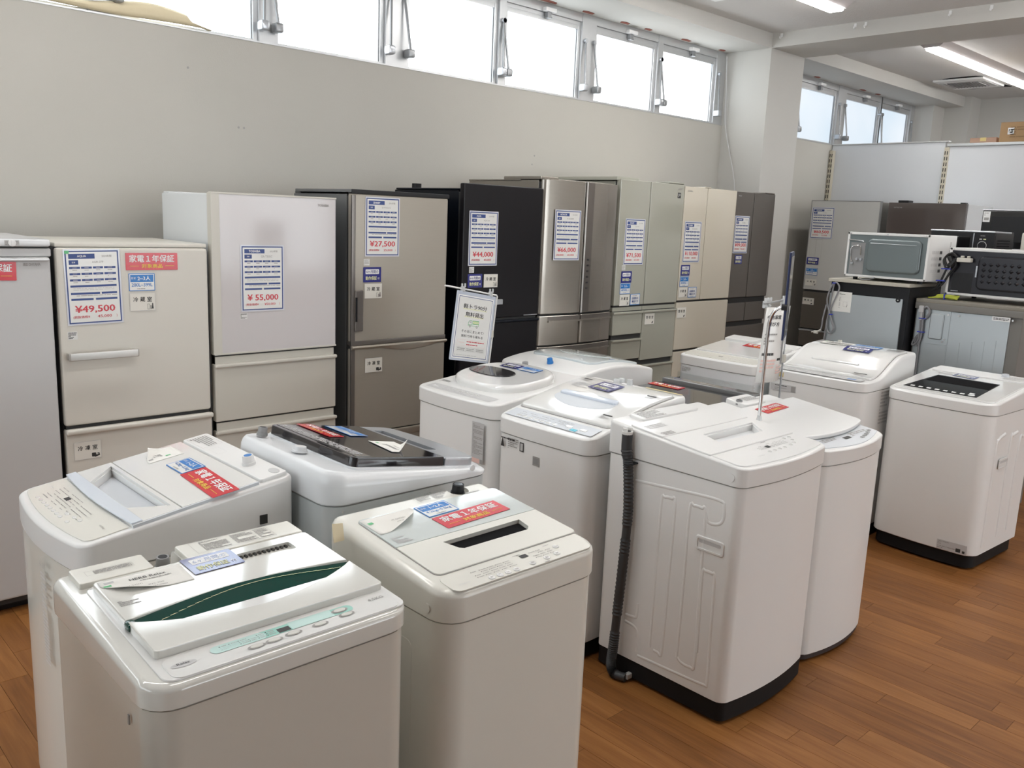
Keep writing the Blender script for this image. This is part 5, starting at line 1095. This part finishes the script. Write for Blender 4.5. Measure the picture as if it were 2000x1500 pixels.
def stand_fridge(X, y, W, H, D, m, label):
    f_ = fridge('small_refrigerator', label, W, H-.006, D, MB(X, y), m, [(0, W, H*.55, H-.008, m, {'bev': .006}), (0, W, .05, H*.54, m, {'bev': .006})], topcap=[(0, W, .0, D, H-.006, H)])
    return f_
stand_fridge(5.93, 2.40, .47, 1.415, .45, iris_w, 'small white refrigerator hidden behind the stacked microwaves, under the dial microwave')
m3 = thing('microwave_oven', 'black microwave with a round dial behind the white one', 'microwave', MB(6.0, 2.351, 1.416))
ob('case', box(0, .395, .012, .35, .012, .235, .005), dark, m3); ob('case_top', box(-.002, .397, -.004, .30, .224, .237, .005), silver, m3)
ob('door', box(.004, .27, -.004, .012, .014, .222, .003), dark, m3); ob('door_window', box(.02, .25, -.0055, -.0035, .03, .20), black, m3, smooth=False); ob('door_trim', box(.268, .274, -.008, .0, .014, .222, .001), silver, m3)
ob('turntable_food_tray', box(.10, .24, -.0062, -.0050, .035, .075), mat('dull_red_brown', (.12, .05, .035), .5), m3, smooth=False)
cpn = ob('control_panel', box(.275, .393, -.003, .012, .014, .222, .002), dark, m3)
ob('dial', cyl((.325, -.003, .145), (.325, -.022, .145), .023, 20, .020), dark, m3); ob('dial_ring', tube([(.325+.026*math.cos(i*PI/12), -.004, .145+.026*math.sin(i*PI/12)) for i in range(25)], .002, 6), pgrey, m3)
k = Ink(); k.rect(-.02, .0, -.004, .006, pgrey); k.rect(.004, .0, .02, .006, yelp); k.lines(-.015, .02, .02, .028, 1, gry); k.lines(-.02, -.065, .03, -.055, 1, pgrey); k.build('panel_lettering', m3, Matrix.Translation((.325, -.0035, .182)) @ FY)
ob('side_vents', [box(.3945, .3962, .05, .28, .04+i*.017, .045+i*.017) for i in range(9)], black, m3, smooth=False)
stand_fridge(6.42, 1.97, .50, 1.42, .45, iris_w, 'small white refrigerator hidden at the right, under the cream microwave')
m5 = thing('microwave_oven', 'cream microwave cut by the right edge of the picture', 'microwave', MB(6.48, 1.953, 1.421))
ob('case', box(0, .45, .01, .36, .012, .232, .006), ivory, m5); ob('door', box(.004, .33, -.004, .012, .014, .225, .004), ivory, m5); ob('door_window', box(.04, .29, -.0055, -.0035, .04, .19), dark, m5, smooth=False)
ob('control_panel', box(.335, .446, -.003, .012, .014, .225, .003), ivory, m5); ob('dial', cyl((.39, -.003, .08), (.39, -.02, .08), .02, 18), pgrey, m5)
stand_fridge(6.95, 2.42, .54, 1.525, .42, body_lg, 'taller pale refrigerator by the partition, under the topmost black microwave')
m4 = thing('microwave_oven', 'black microwave with a white sticker, topmost at the right edge by the partition', 'microwave', MB(7.0, 2.391, 1.526))
ob('case', box(0, .50, .012, .36, .012, .287, .005), dark, m4); ob('top_edge', box(-.001, .501, -.004, .36, .280, .289, .003), silver, m4)
ob('door', box(.004, .36, -.006, .012, .014, .279, .004), black, m4); ob('door_window', box(.07, .30, -.0078, -.0058, .06, .24), smoke_grey if False else dark, m4, smooth=False); ob('control_panel', box(.365, .496, -.004, .012, .014, .279, .003), black, m4)
k = Ink(); k.rect(-.024, -.038, .024, .038, wht); k.rect(-.016, -.026, .016, -.006, gry, .0004); k.lines(-.018, .006, .018, .03, 3, gry); k.build('white_sticker', m4, Matrix.Translation((.034, -.0068, .236)) @ FY)
ob('knob', cyl((.43, -.004, .18), (.43, -.022, .18), .018, 18), silver, m4)

# two unseen machines added beside the nearest one to shade its left side
for i, (x, y) in enumerate(((-.13, 1.52), (-.22, .93))):
    q = Washer(f'plain white washing machine added outside the picture, {"beside the green-crescent washer" if i == 0 else "beside the camera"}', x, y, 0, .53, .55, .92, .99, .87, .07, (white, white_body, dark_base))
    q.lid('lid', -.22, .22, -.13, .15, .0, .01, white_gloss); q.lid('control_panel', -.22, .22, -.25, -.15, .0, .004, ivory)

# ================================================================ SIGN STANDS
def clip(parent, x, z, T=None, s=1):
    ob('clip', [box(x-.009, x+.009, -.007, .007, z-.020, z+.012, .003), box(x-.012, x-.006, -.010, -.002, z+.006, z+.026, .002), box(x+.006, x+.012, -.010, -.002, z+.006, z+.026, .002), cyl((x-.006, -.009, z-.01), (x+.006, -.009, z-.01), .004, 8)], clipm, parent, T)
sa = thing('sign_stand', 'thin white wire stand holding the truck rental sign before the black fridge', 'sign stand', TR(2.70, 3.12, 0))
stw = ob('wire_pole', tube([(.0, 0, .004), (.112, 0, .905), (.150, 0, 1.228), (.152, 0, 1.238), (.146, 0, 1.245), (-.175, 0, 1.300)], .0042, 8), white, sa)
ob('base_plate', box(-.09, .09, -.03, .15, 0, .006, .002), white, sa); ob('pole_slider', box(.112, .130, -.010, .010, 1.04, 1.075, .003), tan_plug, sa)
MA = Matrix.Translation((2.688, 3.106, 1.098)) @ FY @ Matrix.Rotation(R(-9.5), 4, 'Z') @ Matrix.Rotation(R(-3), 4, 'X')
for x, z in ((-.068, 1.282), (.108, 1.252)): clip(sa, x, z)
bd = thing('hanging_sign', 'clear-edged sheet offering a kei truck loan with a small truck drawing', 'sign', MA)
ob('laminate_sheet', sheet(.246, .325, .003, mat('clear_sleeve', (.55, .60, .70), .12, coat=1), .004), bpy.data.materials['clear_sleeve'], bd, smooth=False)
k = Ink(); k.rect(-.112, -.152, .112, .146, wht, .0034); k.rect(-.106, -.146, .106, .140, navy, .0037); k.rect(-.1035, -.1435, .1035, .1375, cardw, .0040); z = .0044
k.rect(-.075, .080, .075, .086, underl, .0042); k.rect(-.062, .044, .060, .050, underl, .0042)
k.text('軽トラ90分', 0, .096, .022, blk, w=.148, bold=.014, z=z); k.text('無料貸出', 0, .059, .022, blk, w=.112, bold=.014, z=z)
k.frame(-.034, .006, .034, .016, .0014, grn, z); k.poly([(-.034, .010), (-.034, .022), (-.026, .032), (-.010, .032), (-.010, .010)], grn, z); k.poly([(-.032, .012), (-.032, .021), (-.025, .030), (-.012, .030), (-.012, .012)], cardw, z+.0003); k.rect(-.026, .019, -.015, .027, pgrey, z+.0005)
k.rect(-.006, .016, .033, .032, grn, z); k.rect(-.004, .018, .031, .029, yelp, z+.0003); k.text('お荷物', .0135, .0235, .006, grn, w=.024, z=z+.0005)
for xx in (-.022, .022): k.poly([(xx+.006*math.cos(i*PI/6), .004+.006*math.sin(i*PI/6)) for i in range(12)], gry, z+.0004); k.poly([(xx+.003*math.cos(i*PI/6), .004+.003*math.sin(i*PI/6)) for i in range(12)], cardw, z+.0007)
k.text('その日にまとめて!', 0, -.022, .013, blk, w=.140, bold=.006, z=z); k.text('無料で持ち帰れる', 0, -.044, .013, blk, w=.136, bold=.006, z=z)
k.frame(-.088, -.092, .088, -.062, .0008, pinkp, z); k.text('対象商品', -.062, -.076, .006, pinkp, w=.036, z=z); k.lines(-.03, -.074, .08, -.066, 1, redi, z, seed=4); k.lines(-.03, -.088, .04, -.080, 1, redi, z, seed=5)
for a in (-.088, -.030, .030): k.frame(a, -.118, a+.056, -.097, .0006, gry, z); k.lines(a+.004, -.115, a+.052, -.100, 2, gry, z, seed=int(a*999))
k.lines(-.1, -.138, .04, -.132, 1, pgrey, z, seed=8); k.build('lettering', bd)

sb = thing('sign_stand', 'chrome bent-pole stand rising between the hose washer and its right neighbour', 'sign stand', TR(2.885, 1.66, 0))
ob('chrome_pole', tube(smooth_path([(0, .01, .006), (0, .010, .9), (0, .008, 1.22), (0, .004, 1.285), (.002, -.010, 1.320), (.006, -.030, 1.336), (.010, -.040, 1.337)], 6), .0065, 12), chrome, sb)
ob('base_plate', box(-.018, .018, -.12, .14, 0, .006, .002), chrome, sb); ob('joint_cap', cyl((.006, -.034, 1.337), (.014, -.052, 1.337), .012, 12), dark, sb); ob('clear_foot_cup', cyl((.0, .01, .905), (.0, .01, .925), .012, 12, .007), clipm, sb)
vd = Matrix.Rotation(math.atan2(1.62, 2.9)-R(3), 4, 'Z')
fb = ob('edge_on_frame', [box(-.006, .20, -.004, .004, 1.215, 1.535, .002)], mat('navy_frame', (.02, .03, .09), .3), sb, Matrix.Translation((.012, -.046, 0)) @ vd)
ob('frame_sheet', box(.004, .19, -.0052, -.0042, 1.23, 1.52), smoke_grey, fb, Matrix.Translation((.012, -.046, 0)) @ vd, smooth=False)
ob('lower_handle', box(-.006, .008, -.003, .003, 1.13, 1.216, .001), grey_mid, sb, Matrix.Translation((.012, -.048, 0)) @ vd)
sc2 = thing('sign_stand', 'thin grey wire stand with a cream slider behind the hose washer, holding the white notice', 'sign stand', TR(3.56, 1.97, 0))
ob('wire_pole', tube([(0, 0, .006), (0, 0, 1.29), (-.003, 0, 1.302), (-.012, 0, 1.308), (-.225, -.01, 1.300)], .0045, 8), alu_d, sc2); ob('base_plate', box(-.05, .10, -.10, .02, 0, .006, .002), alu_d, sc2); ob('pole_slider', box(-.010, .010, -.010, .010, 1.025, 1.062, .003), tan_plug, sc2)
clip(sc2, -.20, 1.298); clip(sc2, -.17, 1.298); clip(sc2, -.05, 1.302)
nt = thing('hanging_notice', 'curled white laminated notice with rows of black and pale red print', 'sign', TR(3.445, 1.962, 1.285))
bm = bmesh.new(); n = 10; g = []
def cur(u, v): return (u*.10-.05*(1-v)*.6-.012*(1-v), -.012-.030*math.sin(PI*(u*.5+.5)), -.325*(1-v))
for i in range(n+1): g.append([bm.verts.new(cur(-1+2*i/n, j/4)) for j in range(5)])
for i in range(n):
    for j in range(4): bm.faces.new((g[i][j], g[i+1][j], g[i+1][j+1], g[i][j+1]))
so = ob('sheet', bm, cardw, nt); so.modifiers.new('s', 'SOLIDIFY').thickness = .0008
k = Ink(); w_ = .2
k.text('中古家電', -.055, .12, .018, blk, w=.07, bold=.02); k.text('選び方', -.055, .09, .018, blk, w=.06, bold=.02); k.lines(-.09, .04, -.01, .052, 1, gry, seed=1); k.lines(-.09, .0, -.02, .035, 3, gry, seed=2); k.lines(-.09, -.05, -.03, -.03, 1, blk, seed=3); k.lines(-.09, -.12, -.01, -.06, 4, pinkp, seed=4)
k.rect(.02, .035, .075, .055, gry); k.lines(.01, -.02, .08, .03, 4, pgrey, seed=5); k.lines(.0, -.075, .07, -.055, 1, blk, seed=6); k.lines(.0, -.13, .08, -.085, 4, pinkp, seed=7); k.lines(.0, .10, .08, .13, 2, gry, seed=9)
k2 = k.build('lettering', nt)
for v in k2.data.vertices:
    p = cur(max(-1, min(1, v.co.x/.1)), max(0, min(1, (v.co.y+.1625)/.325))); v.co = (p[0], p[1]-.0018, p[2])
